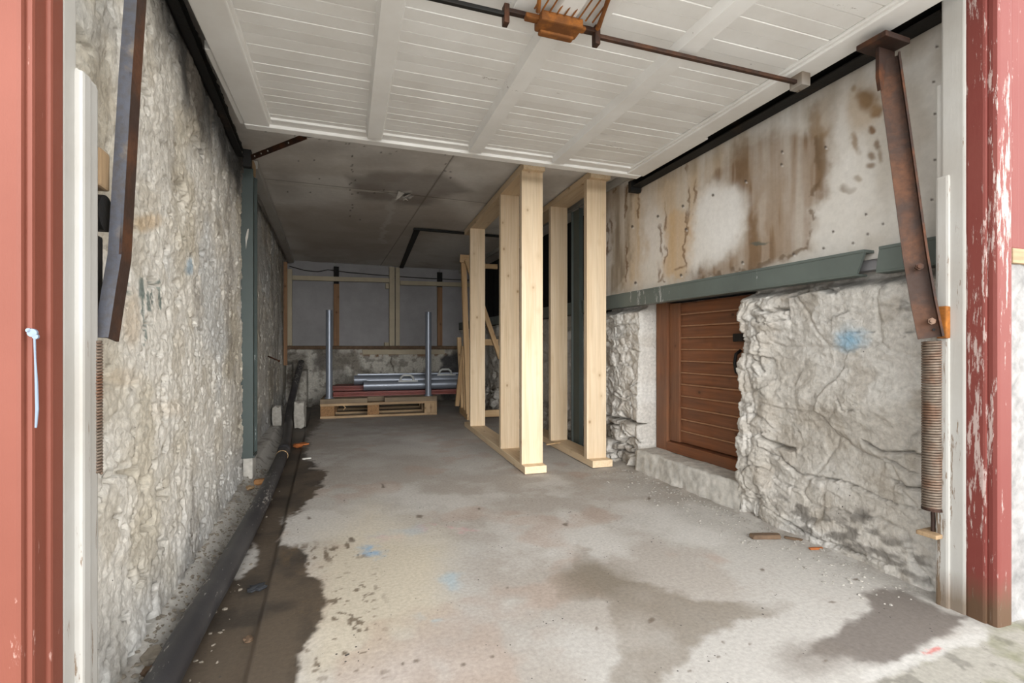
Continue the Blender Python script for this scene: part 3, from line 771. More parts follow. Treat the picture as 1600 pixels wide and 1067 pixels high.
# pale rendered plinth beside the casing, rough
bm = bmesh.new()
vs = {}
nu, nz = 26, 60
for i in range(nu + 1):
    for j in range(nz + 1):
        u = 1.962 + i * .03; z = -.03 + j * 1.19 / nz
        e = .012 * float(fbm(np.array(u * 17.), np.array(z * 17.), 4, 501)) + .006 * float(fbm(np.array(u * 60.), np.array(z * 60.), 2, 502))
        vs[i, j] = bm.verts.new(F(u, .0 + e - .02 * (j < 2), z))
for i in range(nu):
    for j in range(nz): bm.faces.new((vs[i, j], vs[i + 1, j], vs[i + 1, j + 1], vs[i, j + 1]))
bm_obj('rendered_plinth', bm, M['concrete'], wall_front, True)

def trim(n, mat, boxes):
    bm = bmesh.new()
    for b in boxes: fbox(bm, *b)
    return tag(bm_obj('trim_%d' % n, bm, mat), kind='structure')
trim(1, M['red'], [(-1.2, -.455, -.012, .03, -.02, 2.1, .006), (-.60, -.447, .0, .045, -.02, 2.1, .006), (-.60, -.440, .035, .073, -.02, 2.1, .005)])
trim(2, M['white'], [(-.60, -.441, .072, .115, -.02, 2.1, .004)])
trim(3, M['white'], [(-.60, -.434, .108, .182, -.02, 1.365, .010), (-.60, -.428, .108, .14, -.02, 1.36, .006)])
trim(4, M['redworn'], [(1.888, 1.932, .004, .058, -.02, 2.1, .008), (1.894, 1.966, -.022, .012, -.02, 2.1, .012), (1.90, 2.06, .02, .06, -.02, 2.1, .004)])
trim(5, M['white'], [(1.884, 2.05, .056, .122, -.01, 2.1, .006), (1.876, 1.90, .096, .135, -.01, 1.41, .008), (1.89, 2.05, .12, .14, 1.2, 1.72, .004)])
trim(6, M['redworn'], [(1.974, 2.012, -.014, .03, 1.155, 2.6, .004)] + [(2.014 + .13 * k, 2.14 + .13 * k, -.006, .02, 1.155, 2.6, .004) for k in range(8)])
bm = bmesh.new(); fbox(bm, 1.970, 3.1, -.020, .02, 1.108, 1.155, .006); bm_obj('drip_board', bm, M['palletx'], wall_front)

drip_paint = plain('pale_blue_paint', s2l(118, 132, 148), .6, 0, .1)
bm = bmesh.new()     # runs of pale blue paint on the left casing
for (x, y, r) in ((44, 516, .0035), (50, 520, .0065), (55, 526, .004)):
    d_ = u_ = None
    p0 = ray(x, y); k_ = (F(0, -.012, 0) - Vector((0, 0, H)))
    nrm = F(0, 1, 0) - F(0, 0, 0); t_ = k_.dot(nrm) / Vector(p0).dot(nrm)
    q = Vector((0, 0, H)) + Vector(p0) * t_
    add_cyl(bm, q - nrm * .0006, q + nrm * .004, r, r, 14)
q2 = []
for (x, y) in ((54, 528), (55, 560), (57, 600), (58, 640), (56, 668)):
    p0 = ray(x, y); t_ = k_.dot(nrm) / Vector(p0).dot(nrm); q2.append(Vector((0, 0, H)) + Vector(p0) * t_)
add_tube(bm, q2, [.0016, .0014, .0022, .0024, .0016], 8)
tag(bm_obj('paint_run', bm, drip_paint, bpy.data.objects['trim_1']), 'pale blue paint run')

# grit swept against the foot of both walls
def grit(name, label, n, spot, mat, seed):
    R = random.Random(seed); bm = bmesh.new()
    for _ in range(n):
        x, y, r = spot(R); z = float(floor_z(np.array([x]), np.array([y]))[0])
        q = bmesh.ops.create_icosphere(bm, subdivisions=1, radius=r)['verts']
        sq = R.uniform(.4, .8); a = R.uniform(0, 6.3); ca, sa = math.cos(a), math.sin(a)
        for v in q:
            p_ = v.co * R.uniform(.75, 1.15); p_.x *= 1.4
            v.co = Vector((x + p_.x * ca - p_.y * sa, y + p_.x * sa + p_.y * ca, z + r * .25 + p_.z * sq))
    return tag(bm_obj(name, bm, mat), label, 'grit', kind='stuff')
grit('grit', 'pale grit and crumbs lying along the foot of the left wall beside the pipe', 900, lambda R: (R.uniform(-.47, -.40) + R.random() ** 6 * .14, 1.25 + 2.6 * R.random() ** 1.4, R.choice((.003, .004, .005, .008)) * R.uniform(.6, 1.1)), M['stonebit'], 4)
grit('grit', 'grit and mortar crumbs scattered along the foot of the right stone wall', 700, lambda R: (1.93 - R.random() ** 2.2 * .28, R.uniform(1.05, 2.9), R.choice((.002, .003, .004, .006)) * R.uniform(.6, 1.1)), M['lump'], 6)
# ------------------------------------------------------------------ steel posts and beams of the portal
p = tag(empty('steel_post', (-.4625, 3.5, .03)), 'grey green steel post standing against the left stone wall', 'post')
bm = bmesh.new()
add_prism(bm, [(-.496, 3.42), (-.429, 3.42), (-.429, 3.432), (-.444, 3.44), (-.444, 3.60), (-.429, 3.612), (-.429, 3.63), (-.496, 3.63)], 2, .155, 1.965)
bm_obj('shaft', bm, M['postgreen'], p)
bm = bmesh.new(); add_box(bm, (-.488, 3.43, .02), (-.432, 3.60, .155), .008)
tag(bm_obj('footing', bm, M['rough'], p), 'pale cement footing')
bm = bmesh.new(); add_box(bm, (-.50, 3.415, 1.965), (-.435, 3.60, 2.045), .004)
tag(bm_obj('packing_block', bm, M['pallet'], p), 'raw wood packing block')
bm = bmesh.new(); q = on(1, 3.4185, 386, 372)
add_prism(bm, [(q.x - .006, q.z - .07), (q.x - .001, q.z - .02), (q.x + .006, q.z + .005), (q.x + .010, q.z + .06), (q.x + .002, q.z + .055), (q.x - .009, q.z + .0)][::-1], 1, 3.4185, 3.4195)
tag(bm_obj('paint_scrape', bm, M['rough'], p), 'white paint scrape')
bm = bmesh.new(); add_box(bm, (-.436, 3.45, .15), (-.424, 3.58, .165), .002); bm_obj('base_flange', bm, M['postgreen'], p)

p = tag(empty('steel_post', (1.95, 3.65, 0)), 'dark steel post half hidden behind the right stud frame', 'post')
bm = bmesh.new()
add_prism(bm, [(1.952, 3.56), (1.99, 3.56), (1.99, 3.70), (1.952, 3.70), (1.952, 3.69), (1.965, 3.68), (1.965, 3.58), (1.952, 3.57)], 2, .02, 2.0)
bm_obj('shaft', bm, M['postgreen'], p)
bm = bmesh.new(); add_box(bm, (1.945, 3.55, .0), (1.995, 3.71, .02), .002); bm_obj('base_plate', bm, M['postgreen'], p)

def beam(name, y0, y1, label, cut0, cut1):
    p = tag(empty(name, (2.02, (y0 + y1) / 2, 1.14)), label, 'beam')
    bm = bmesh.new(); add_prism(bm, [(y0 + cut0, 1.142), (y1 - cut1, 1.142), (y1, 1.222), (y0, 1.222)], 0, 1.975, 1.987); bm_obj('web', bm, M['green'], p)
    bm = bmesh.new(); add_box(bm, (1.972, y0, 1.222), (2.034, y1, 1.234), .002); bm_obj('top_flange', bm, M['green'], p)
    bm = bmesh.new(); add_box(bm, (1.975, y0 + cut0, 1.134), (2.04, y1 - cut1, 1.142), .002); bm_obj('bottom_flange', bm, M['green'], p)
beam('steel_beam', 1.292, 7.55, 'long grey green steel beam across the right wall above the brown hatch', .03, 0)
beam('steel_beam', 1.0, 1.238, 'short stub of grey green beam behind the rusty right arm', 0, -.012)

# ------------------------------------------------------------------ garage door, swung up under the ceiling
TD = math.radians(2.1)
DO = Vector((-.378, 2.755, 1.975))
DM = Matrix(((math.cos(TD), -math.sin(TD), 0, 0), (-math.sin(TD), -math.cos(TD), 0, 0), (0, 0, -1, 0), (0, 0, 0, 1)))
DT = Matrix.Translation(DO) @ DM           # local a: across, b: towards the yard, c: down
door = tag(empty('garage_door', DO), 'white boarded up and over garage door swung open overhead', 'garage door')
DW, DL = 2.275, 2.02
def dobj(name, mat, boxes, bev=.004):
    bm = bmesh.new()
    for lo, hi in boxes: add_box(bm, lo, hi, bev)
    return bm_obj(name, bm, mat, door, matrix=DT)
bm = bmesh.new()
nb = 30; bw = (DL - .1) / nb
for k in range(nb):                          # tongue and groove boards, one skin
    b0 = .08 + k * bw; e = rnd.uniform(-.0015, .0015); tilt = rnd.uniform(-.001, .001)
    a0, a1 = .02, DW - .02
    pr = [(b0 + .0006, -.02), (b0 + .0006, -.004), (b0 + .0028, e + tilt), (b0 + bw - .0022, e - tilt), (b0 + bw - .0006, -.003), (b0 + bw - .0006, -.02)]
    add_prism(bm, pr, 0, a0, a1)
bm_obj('board_panel', bm, M['doorwhite'], door, matrix=DT)
dobj('backing', M['doorwhite'], [((.01, .01, -.045), (DW - .01, DL - .01, -.02))], 0)
dobj('stile', M['doorwhite'], [((0, 0, -.02), (.115, DL, .024)), ((.09, .06, .0), (.128, DL, .014))], .005)
dobj('stile', M['doorwhite'], [((DW - .105, 0, -.02), (DW, DL, .024)), ((DW - .118, .06, .0), (DW - .08, DL, .014))], .005)
dobj('edge_lip', M['doorwhite'], [((-.022, .02, -.018), (.002, .66, .018))], .004)
dobj('edge_lip', M['doorwhite'], [((DW - .002, .02, -.018), (DW + .03, .62, .018))], .004)
dobj('rail', M['doorwhite'], [((.0, -.012, -.04), (DW, .045, .028)), ((.11, .035, -.01), (DW - .11, .105, .012))], .005)
dobj('rail', M['doorwhite'], [((.0, DL - .08, -.03), (DW, DL, .028))], .005)
for a0, a1 in ((.575, .660), (1.12, 1.205), (1.63, 1.715)):
    bm = bmesh.new()
    add_prism(bm, [(a0 - .004, -.003), (a1 + .004, -.003), (a1 - .008, .034), (a0 + .008, .034)], 1, .085, DL - .06)
    bm_obj('batten', bm, M['doorwhite'], door, matrix=DT)
# locking rod and case
lk = dobj('lock_rod', M['rust'], [((1.30, 1.236, .046), (2.235, 1.252, .060))], .003)
lk2 = dobj('lock_rod', M['blacksteel'], [((.03, 1.236, .044), (.965, 1.252, .058))], .003)
bm = bmesh.new()
add_box(bm, (1.285, 1.228, .02), (1.305, 1.256, .085), .003); add_box(bm, (1.20, 1.230, .03), (1.30, 1.254, .046), .003)
bm_obj('rod_crank', bm, M['rustdark'], door, matrix=DT)
bm = bmesh.new()
add_box(bm, (.958, 1.226, .02), (.976, 1.256, .082), .003); add_box(bm, (.965, 1.232, .03), (1.06, 1.252, .044), .003)
bm_obj('rod_crank', bm, M['rustdark'], door, matrix=DT)
lc = dobj('lock_case', M['rustbright'], [((1.075, 1.215, .034), (1.225, 1.285, .066)), ((1.03, 1.235, .036), (1.08, 1.262, .054)), ((1.22, 1.232, .036), (1.25, 1.258, .05)), ((1.09, 1.208, .06), (1.215, 1.235, .074))], .006)
bm = bmesh.new()   # open cross-braced cage of the old lock behind the case
for k in range(9):
    x = 1.05 + .026 * k
    add_tube(bm, [(x, 1.285, .04), (x + .018, 1.40, .012)], .0028, 6)
add_tube(bm, [(1.06, 1.29, .05), (1.02, 1.42, .03), (1.25, 1.43, .03), (1.285, 1.27, .045)], .008, 8)
add_tube(bm, [(1.245, 1.43, .03), (1.30, 1.25, .03)], .007, 8)
bm_obj('lock_cage', bm, M['rustbright'], door, matrix=DT)
dobj('lock_mount', M['doorwhite'], [((1.00, 1.20, .0), (1.32, 1.46, .012))], .004)
dobj('rod_guide', M['white'], [((2.20, 1.215, .018), (2.245, 1.275, .075))], .004)

def rail_thing(x0, x1, y0, y1, za, zb, label, endplate):
    p = tag(empty('track_rail', ((x0 + x1) / 2, (y0 + y1) / 2, zb)), label, 'rail')
    sx_ = x1 if x0 > 0 else x0
    bm = bmesh.new()
    def strip(xa, xb, d0, d1):
        vs = []
        for y, z in ((y0, za), (y1, zb)):
            vs += [bm.verts.new((xa, y, z + d0)), bm.verts.new((xb, y, z + d0)), bm.verts.new((xb, y, z + d1)), bm.verts.new((xa, y, z + d1))]
        for q in ((0, 1, 2, 3), (7, 6, 5, 4), (0, 4, 5, 1), (1, 5, 6, 2), (2, 6, 7, 3), (3, 7, 4, 0)): bm.faces.new([vs[i] for i in q])
    strip(min(sx_, sx_ - .006 if x0 > 0 else sx_ + .006), max(sx_, sx_ - .006 if x0 > 0 else sx_ + .006), 0, .045)
    strip(x0, x1, .039, .045); strip(x0, x1, 0, .006)
    bm_obj('channel', bm, M['blacksteel'], p)
    if endplate:
        bm = bmesh.new(); add_box(bm, (x0 - .008, y1 - .02, zb - .03), (x1, y1 + .012, zb + .045), .002); bm_obj('end_plate', bm, M['blacksteel'], p)
rail_thing(1.955, 2.028, 1.03, 2.84, 1.995, 1.945, 'long black steel track under the white door along the stained right board', True)
rail_thing(-.482, -.447, 1.27, 3.18, 1.975, 1.945, 'black steel track along the sooty top of the left stone wall', False)
# hanger plate and perforated strap by the left rear corner
p = tag(empty('perforated_strap', (-.42, 3.20, 1.955)), 'brown perforated steel strap from the left post to the open door', 'strap')
a, b = Vector((-.425, 3.215, 1.955)), Vector((-.10, 2.80, 1.968))
d = (b - a).normalized()
bar('flat_strip', a, b, .030, .004, M['rustdark'], p, .001, face=(-.3, -.9, -.25))
for t in (.12, .24, .36, .72):
    q = a + (b - a) * t
    n_ = Vector((-.3, -.9, -.25)); n_ = (n_ - d * n_.dot(d)).normalized()
    bm = bmesh.new(); add_cyl(bm, q + n_ * .0015, q + n_ * .0035, .0045, seg=12); tag(bm_obj('bolt_hole', bm, M['rough'], p), 'pale bolt hole')
bm = bmesh.new(); add_box(bm, (-.455, 3.19, 1.90), (-.41, 3.235, 2.0), .003); bm_obj('hanger_plate', bm, M['blacksteel'], p)
bm = bmesh.new(); add_cyl(bm, (-.12, 2.80, 1.966), (-.03, 2.79, 1.972), .006); bm_obj('end_pin', bm, M['blacksteel'], p)

# ------------------------------------------------------------------ pivot arms and springs
def arm(name, label, P_, web_w, fl_w, face, side, mweb, mfl):
    """bent channel: web plates between the points, flange on one side"""
    root = tag(empty(name, P_[0]), label, 'steel arm')
    bmw, bmf = bmesh.new(), bmesh.new()
    f = Vector(face).normalized()
    for bm, kind in ((bmw, 'w'), (bmf, 'f')):
        rings = []
        for i, q in enumerate(P_):
            z = (P_[min(i + 1, len(P_) - 1)] - P_[max(i - 1, 0)]).normalized()
            n = (f - z * f.dot(z)).normalized(); x = z.cross(n).normalized() * side
            if kind == 'w':
                cs = [q - x * web_w / 2, q + x * web_w / 2, q + x * web_w / 2 - n * .006, q - x * web_w / 2 - n * .006]
            else:
                e = q + x * web_w / 2
                cs = [e - n * .006, e + n * fl_w, e + n * fl_w + x * .006, e - n * .006 + x * .006]
            rings.append([bm.verts.new(c_) for c_ in cs])
        for a_, b_ in zip(rings[:-1], rings[1:]):
            for k in range(4): bm.faces.new((a_[k], a_[(k + 1) % 4], b_[(k + 1) % 4], b_[k]))
        bm.faces.new(rings[0]); bm.faces.new(rings[-1][::-1])
    bm_obj('web', bmw, mweb, root); bm_obj('flange', bmf, mfl, root)
    return root
PR = [at(1452, 528, 1.585), at(1440, 470, 1.60), at(1428, 400, 1.62), at(1403, 215, 1.68), at(1386, 92, 1.72)]
ra = arm('pivot_arm', 'rusty steel arm leaning beside the right white door jamb', PR, .058, .022, (-.8, -.6, 0), 1, M['rust'], M['rustdark'])
fdir = Vector((-.8, -.6, 0))
for (q, r, mat) in ((at(1436, 417, 1.60), .012, 'rustdark'), (at(1455, 502, 1.575), .011, 'spring')):
    bm = bmesh.new(); add_cyl(bm, q, q + fdir * .012, r, seg=6); add_cyl(bm, q + fdir * .012, q + fdir * .02, r * .55, seg=12)
    bm_obj('bolt', bm, M[mat], ra)
bm = bmesh.new(); q = at(1459, 515, 1.575); add_cyl(bm, q + fdir * -.002, q + fdir * .003, .004, seg=12); bm_obj('bolt_hole', bm, M['nearblack'], ra)
bm = bmesh.new()
T0 = at(1392, 78, 1.70)
add_box(bm, (T0.x - .075, T0.y - .03, 1.905), (T0.x + .055, T0.y + .07, 1.925), .004)
add_prism(bm, [(T0.x - .03, 1.905), (T0.x + .055, 1.905), (T0.x + .055, 1.82), (T0.x + .03, 1.775), (T0.x - .02, 1.755), (T0.x - .03, 1.80)], 1, T0.y + .02, T0.y + .032)
for v in bm.verts: pass
bm_obj('top_bracket', bm, M['rustdark'], ra)
bm = bmesh.new(); q = at(1472, 505, 1.59); add_box(bm, (q.x - .012, q.y - .018, q.z - .05), (q.x + .012, q.y + .01, q.z + .055), .004); tag(bm_obj('hinge_lug', bm, M['rustbright'], ra), 'orange rusted lug')

PL = [at(158, 527, .965), at(170, 450, .985), at(179, 397, 1.01), at(196, 112, 1.055), at(206, -30, 1.09)]
la = arm('pivot_arm', 'blue grey steel arm in front of the left stone wall', PL, .0245, .0, (-.1, -1, 0), 1, M['bluesteel'], M['rust'])
bpy.data.objects.remove([o for o in la.children if o.name.startswith('flange')][0])
bm = bmesh.new()
rings = []
for i, q in enumerate(PL):
    z = (PL[min(i + 1, 4)] - PL[max(i - 1, 0)]).normalized()
    f = Vector((-.1, -1, 0)); n = (f - z * f.dot(z)).normalized(); x = z.cross(n).normalized()
    e = q + x * .0123
    rings.append([bm.verts.new(c_) for c_ in (e, e - x * .005, e - x * .005 - n * .042, e - n * .042)])
for a_, b_ in zip(rings[:-1], rings[1:]):
    for k in range(4): bm.faces.new((a_[k], a_[(k + 1) % 4], b_[(k + 1) % 4], b_[k]))
bm.faces.new(rings[0]); bm.faces.new(rings[-1][::-1])
tag(bm_obj('flange', bm, M['rust'], la), 'brown rusted side of the arm')

def coil(bm, cx, cy, z0, z1, R, wire, pitch):
    n = int((z1 - z0) / pitch); seg = 14
    add_tube(bm, [(cx + R * math.cos(2 * math.pi * k / seg), cy + R * math.sin(2 * math.pi * k / seg), z0 + pitch * k / seg) for k in range(n * seg + 1)], wire, 6)
q = at(1457, 540, 1.62)
sp = tag(empty('coil_spring', (q.x, q.y, .22)), 'long rusty coil spring hanging under the right arm beside the white jamb', 'spring')
bm = bmesh.new(); coil(bm, q.x, q.y, .315, .875, .026, .0042, .0088); bm_obj('coil', bm, M['spring'], sp, True)
bm = bmesh.new(); add_tube(bm, [(q.x, q.y, .33), (q.x + .004, q.y, .27), (q.x + .002, q.y, .23)], .006, 10); add_cyl(bm, (q.x, q.y, .308), (q.x, q.y, .318), .03, seg=20); bm_obj('hook_rod', bm, M['rustdark'], sp)
bm = bmesh.new(); add_box(bm, (q.x - .035, q.y - .03, .222), (q.x + .05, q.y + .03, .236), .003); bm_obj('anchor_plate', bm, M['pallet'], sp)
q = at(147, 540, .957)
sp = tag(empty('coil_spring', (q.x, q.y, .45)), 'rusty coil spring peeping out behind the left white door stop', 'spring')
bm = bmesh.new(); coil(bm, q.x, q.y, .60, .865, .0115, .0028, .0062); bm_obj('coil', bm, M['spring'], sp, True)
bm = bmesh.new(); add_tube(bm, [(q.x, q.y, .16), (q.x, q.y, .51)], .0035, 8); bm_obj('chain_rod', bm, M['rustdark'], sp)

q = at(162, 300, 1.0)
br = tag(empty('wall_bracket', q), 'dark steel bracket on a pale wooden block behind the left arm', 'bracket')
bm = bmesh.new(); add_box(bm, (-.50, q.y - .01, q.z + .01), (-.43, q.y + .04, q.z + .09), .006); tag(bm_obj('block', bm, M['pallet'], br), 'pale wooden block')
bm = bmesh.new(); add_cyl(bm, (-.49, q.y + .02, q.z - .04), (-.43, q.y + .02, q.z - .04), .038, seg=20); bm_obj('wheel', bm, M['blacksteel'], br)
bm = bmesh.new(); add_box(bm, (-.50, q.y - .012, q.z - .26), (-.435, q.y + .02, q.z - .09), .005); bm_obj('plate', bm, M['blacksteel'], br)
bm = bmesh.new(); add_box(bm, (-.49, q.y - .03, q.z - .30), (-.436, q.y - .014, q.z - .17), .005); tag(bm_obj('packing', bm, M['white'], br), 'white painted packing')

# ------------------------------------------------------------------ fresh timber stud frames
TT, SW = .052, .155
def stud_frame(A0, ang, L, studs, ztop, label, sx=0.0):
    root = tag(empty('stud_frame', (A0[0], A0[1], 0)), label, 'timber frame', 'new spruce stud frames')
    R = Matrix.Translation((A0[0], A0[1], 0)) @ Matrix.Rotation(-ang, 4, 'Z')
    def pc(name, lo, hi, mat):
        bm = bmesh.new(); c_ = [(lo[i] + hi[i]) / 2 for i in range(3)]
        add_box(bm, tuple(lo[i] - c_[i] for i in range(3)), tuple(hi[i] - c_[i] for i in range(3)), .003)
        return bm_obj(name, bm, mat, root, matrix=R @ Matrix.Translation(c_))
    pc('bottom_plate', (0, 0, .003), (SW, L, TT), M['timber_y'])
    pc('top_plate', (0, .03, ztop - TT), (SW, L, ztop), M['timber_y'])
    for y in studs: pc('stud', (sx, y, TT), (sx + SW - .002, y + .05, ztop - TT), M['timber_z'])
    return root
stud_frame((1.233, 2.99), math.radians(4.0), 2.05, (.07, .60, 1.74), 2.098, 'left one of two new spruce stud frames, with three studs')
stud_frame((1.74, 2.975), math.radians(4.0), 2.05, (.07, .77), 2.098, 'right one of two new spruce stud frames, beside the stone wall', -.012)

# ------------------------------------------------------------------ slatted trestle leaning behind the frames
tr = tag(empty('wooden_trestle', (1.52, 5.45, 0)), 'narrow slatted wooden trestle standing behind the left stud frame', 'trestle')
def slat(name, a, b, w=.05, t=.03, face=(0, -1, 0)): return bar(name, a, b, w, t, M['slat'], tr, .002, face=face)
f0 = on(2, 0.0, 731, 656)
base_f = Vector((1.55, 5.46, .0)); base_b = Vector((1.63, 6.12, .0))
slat('base_slat', base_f + Vector((0, 0, .035)), base_b + Vector((0, 0, .035)), .045, .07, face=(0, 0, 1))
up_b = Vector((1.545, 5.47, .07)); up_t = on(1, 5.52, 724, 404)
slat('upright', up_b, up_t, .06, .045)
slat('cross_rail', Vector((1.50, 5.56, up_t.z - .07)), Vector((1.92, 5.53, up_t.z - .07)), .055, .035)
slat('cross_rail', Vector((1.52, 5.52, .905)), Vector((1.92, 5.50, .905)), .075, .035)
slat('cross_rail', Vector((1.54, 5.49, .065)), Vector((1.92, 5.46, .065)), .08, .035)
slat('brace', on(1, 5.43, 729, 406), on(1, 5.43, 782, 560), .055, .03)
slat('short_upright', Vector((1.640, 6.08, .07)), on(1, 6.08, 717, 527), .05, .04)
slat('diagonal', on(1, 6.0, 714, 634), on(1, 5.85, 724, 541), .05, .035)
slat('diagonal', on(1, 5.7, 727, 640), on(1, 5.8, 724, 541), .04, .03)
slat('cap', on(1, 5.50, 719, 404), on(1, 5.46, 732, 405) + Vector((.02, 0, 0)), .09, .05)

# ------------------------------------------------------------------ pallet and its load
PA = Matrix.Translation((-.07, 6.146, 0)) @ Matrix.Rotation(math.radians(-4.9), 4, 'Z')
pal = tag(empty('wooden_pallet', PA @ Vector((.685, .42, 0))), 'weathered wooden pallet on the floor by the back wall', 'pallet')
def pl(name, mat, lo, hi, bev=.004):
    bm = bmesh.new(); add_box(bm, lo, hi, bev); return bm_obj(name, bm, mat, pal, matrix=PA)
for y in (0, .36, .75): pl('bottom_board', M['palletx'], (0, y, .002), (1.37, y + .1, .03))
for y in (.0, .36, .72):
    for x in (0, .53, 1.21): pl('block', M['chip'] if x < 1 else M['pallet'], (x + .003, y + .004, .03), (x + (.16 if x != .53 else .14), y + .125, .148))
for y in (0, .36, .72): pl('stringer', M['palletx'], (0, y, .148), (1.37, y + .12, .178))
pl('deck_board', M['deck'], (0, -.006, .178), (.535, .14, .234)); pl('deck_board', M['deck'], (.735, -.006, .178), (1.37, .14, .234))
for y in (.17, .34, .51, .68): pl('deck_board', M['deck'], (0, y, .178), (1.37, y + .13, .234))
for (lx, ly, lab) in ((.095, .07, 'left one of two silver tubes standing upright on the pallet'), (1.27, .07, 'right one of two silver tubes standing upright on the pallet')):
    w_ = PA @ Vector((lx, ly, .234))
    r_ = tag(empty('upright_tube', w_), lab, 'tube', 'upright tubes on the pallet')
    bm = bmesh.new(); add_tube(bm, [w_, w_ + Vector((0, 0, 1.055))], .038, 28, False)
    add_tube(bm, [w_ + Vector((0, 0, 1.055)), w_ + Vector((0, 0, .02))], .034, 28, False); bm_obj('tube', bm, M['silver'], r_, True)
    bm = bmesh.new(); add_cyl(bm, w_ + Vector((0, 0, .001)), w_ + Vector((0, 0, .014)), .052, seg=28); bm_obj('foot_flange', bm, M['silver'], r_)
k = 0
for (ly, lz, lx, lab) in ((.215, .236, .13, 'nearest red brown profile of the lower layer on the pallet'), (.405, .236, .13, 'middle red brown profile of the lower layer on the pallet'), (.60, .236, .13, 'rearmost red brown profile of the lower layer on the pallet'),
                      (.405, .296, .10, 'front red brown profile of the upper layer behind the nearer lying tube'), (.60, .296, .12, 'rearmost red brown profile of the upper layer, under the rear lying tube')):
    bm = bmesh.new()
    pr = [(ly, lz), (ly + .18, lz), (ly + .18, lz + .018), (ly + .172, lz + .024), (ly + .172, lz + .034), (ly + .18, lz + .04), (ly + .18, lz + .058), (ly, lz + .058), (ly, lz + .04), (ly + .010, lz + .034), (ly + .010, lz + .024), (ly, lz + .018)]
    add_prism(bm, pr, 0, lx, 1.88)
    tag(bm_obj('metal_profile', bm, M['redboard'], None, matrix=PA), lab, 'profile', 'red brown profiles stacked on the pallet')
for (lx, ly, lz, hx, lab) in ((.485, .305, .2975 + .0625, 1.02, 'nearer silver tube lying along the pallet with a pale handle'), (.365, .53, .3575 + .0625, 1.545, 'rear silver tube lying along the pallet with a pale handle')):
    r_ = tag(empty('lying_tube', PA @ Vector((1.2, ly, lz - .0625))), lab, 'tube', 'silver tubes lying on the pallet')
    bm = bmesh.new()
    n = 36; out = [(ly + .0625 * math.cos(2 * math.pi * i / n), lz + .0625 * math.sin(2 * math.pi * i / n)) for i in range(n)]
    add_prism(bm, out, 0, lx, 1.86)
    bm_obj('tube', bm, M['silver'], r_, False, PA)
    bm = bmesh.new(); add_prism(bm, [(ly - .012, lz + .0605), (ly + .05, lz + .0605), (ly + .05, lz + .078), (ly - .012, lz + .078)], 0, lx + .04, 1.86); bm_obj('seam_strip', bm, M['silver'], r_, False, PA)
    bm = bmesh.new()
    add_tube(bm, [(hx - .085, ly - .03, lz + .045), (hx - .075, ly - .034, lz + .10), (hx - .045, ly - .036, lz + .125), (hx + .045, ly - .036, lz + .125), (hx + .075, ly - .034, lz + .10), (hx + .085, ly - .03, lz + .045)], .014, 10)
    add_box(bm, (hx - .11, ly - .05, lz + .04), (hx + .14, ly - .02, lz + .062), .006)
    bm_obj('handle', bm, M['handle'], r_, True, PA)
sc = bmesh.new(); add_tube(sc, [PA @ Vector(v) for v in ((.26, -.012, .10), (.285, -.018, .13), (.25, -.02, .165))], [.004, .008, .003], 6)
bm_obj('splinter', sc, M['slat'], pal)

# ------------------------------------------------------------------ studs and rails on the back wall
def stick(name, x0, x1, y, z0, z1, mat, label, cat, group=None, t=.04):
    bm = bmesh.new(); add_box(bm, (-(x1 - x0) / 2, -t / 2, 0), ((x1 - x0) / 2, t / 2, z1 - z0), .003)
    return tag(bm_obj(name, bm, mat, None, matrix=Matrix.Translation(((x0 + x1) / 2, y, z0))), label, cat, group)
for x0, x1, lab, zt in ((.10, .18, 'left one of two brown studs on the grey back wall', 1.79), (1.66, 1.75, 'right one of two brown studs on the grey back wall', 1.81)):
    r_ = tag(empty('wall_stud', ((x0 + x1) / 2, 7.735, .866)), lab, 'stud', 'brown studs on the back wall')
    bm = bmesh.new(); add_box(bm, (-.04, -.024, 0), (.04, .024, zt - .866), .003); bm_obj('lower_length', bm, M['brownstud'], r_, matrix=Matrix.Translation(((x0 + x1) / 2, 7.735, .866)))
    bm = bmesh.new(); add_box(bm, (x0 + .004, 7.715, zt), (x1 - .004, 7.758, 2.05), .003); tag(bm_obj('upper_length', bm, M['nearblack'], r_), 'black upper length')
r_ = tag(empty('double_post', (.98, 7.70, .866)), 'cream painted double post in the middle of the back wall', 'post')
for x0, x1, y in ((.905, .985, 7.69), (1.0, 1.065, 7.70)):
    bm = bmesh.new(); add_box(bm, (-(x1 - x0) / 2, -.03, 0), ((x1 - x0) / 2, .03, 1.215), .004); bm_obj('post', bm, M['cream'], r_, matrix=Matrix.Translation(((x0 + x1) / 2, y, .868)))
bm = bmesh.new(); add_box(bm, (.83, 7.66, .866), (.90, 7.72, .92), .004); bm_obj('foot_block', bm, M['cream'], r_)
bm = bmesh.new(); add_box(bm, (.855, 7.70, 1.75), (.904, 7.755, 1.83), .004); bm_obj('bearing_block', bm, M['cream'], r_)
stick('corner_post', -.535, -.462, 7.70, .868, 1.97, M['cream'], 'cream post in the left corner of the back wall', 'post', t=.06)
stick('batten', -.522, -.478, 7.0, .61, 1.96, M['brownstud'], 'brown loose batten upright in the back left corner', 'batten', t=.035)
for x0, x1, z0, z1, lab in ((-.46, .904, 1.845, 1.875, 'left cream rail across the back wall, ending at the double post'), (1.068, 2.25, 1.845, 1.865, 'right cream rail across the back wall, beyond the double post')):
    o = bar('cross_rail', (x0, 7.68, z0), (x1, 7.68, z1), .065, .045, M['cream'], None, .003)
    tag(o, lab, 'rail')
bm = bmesh.new()
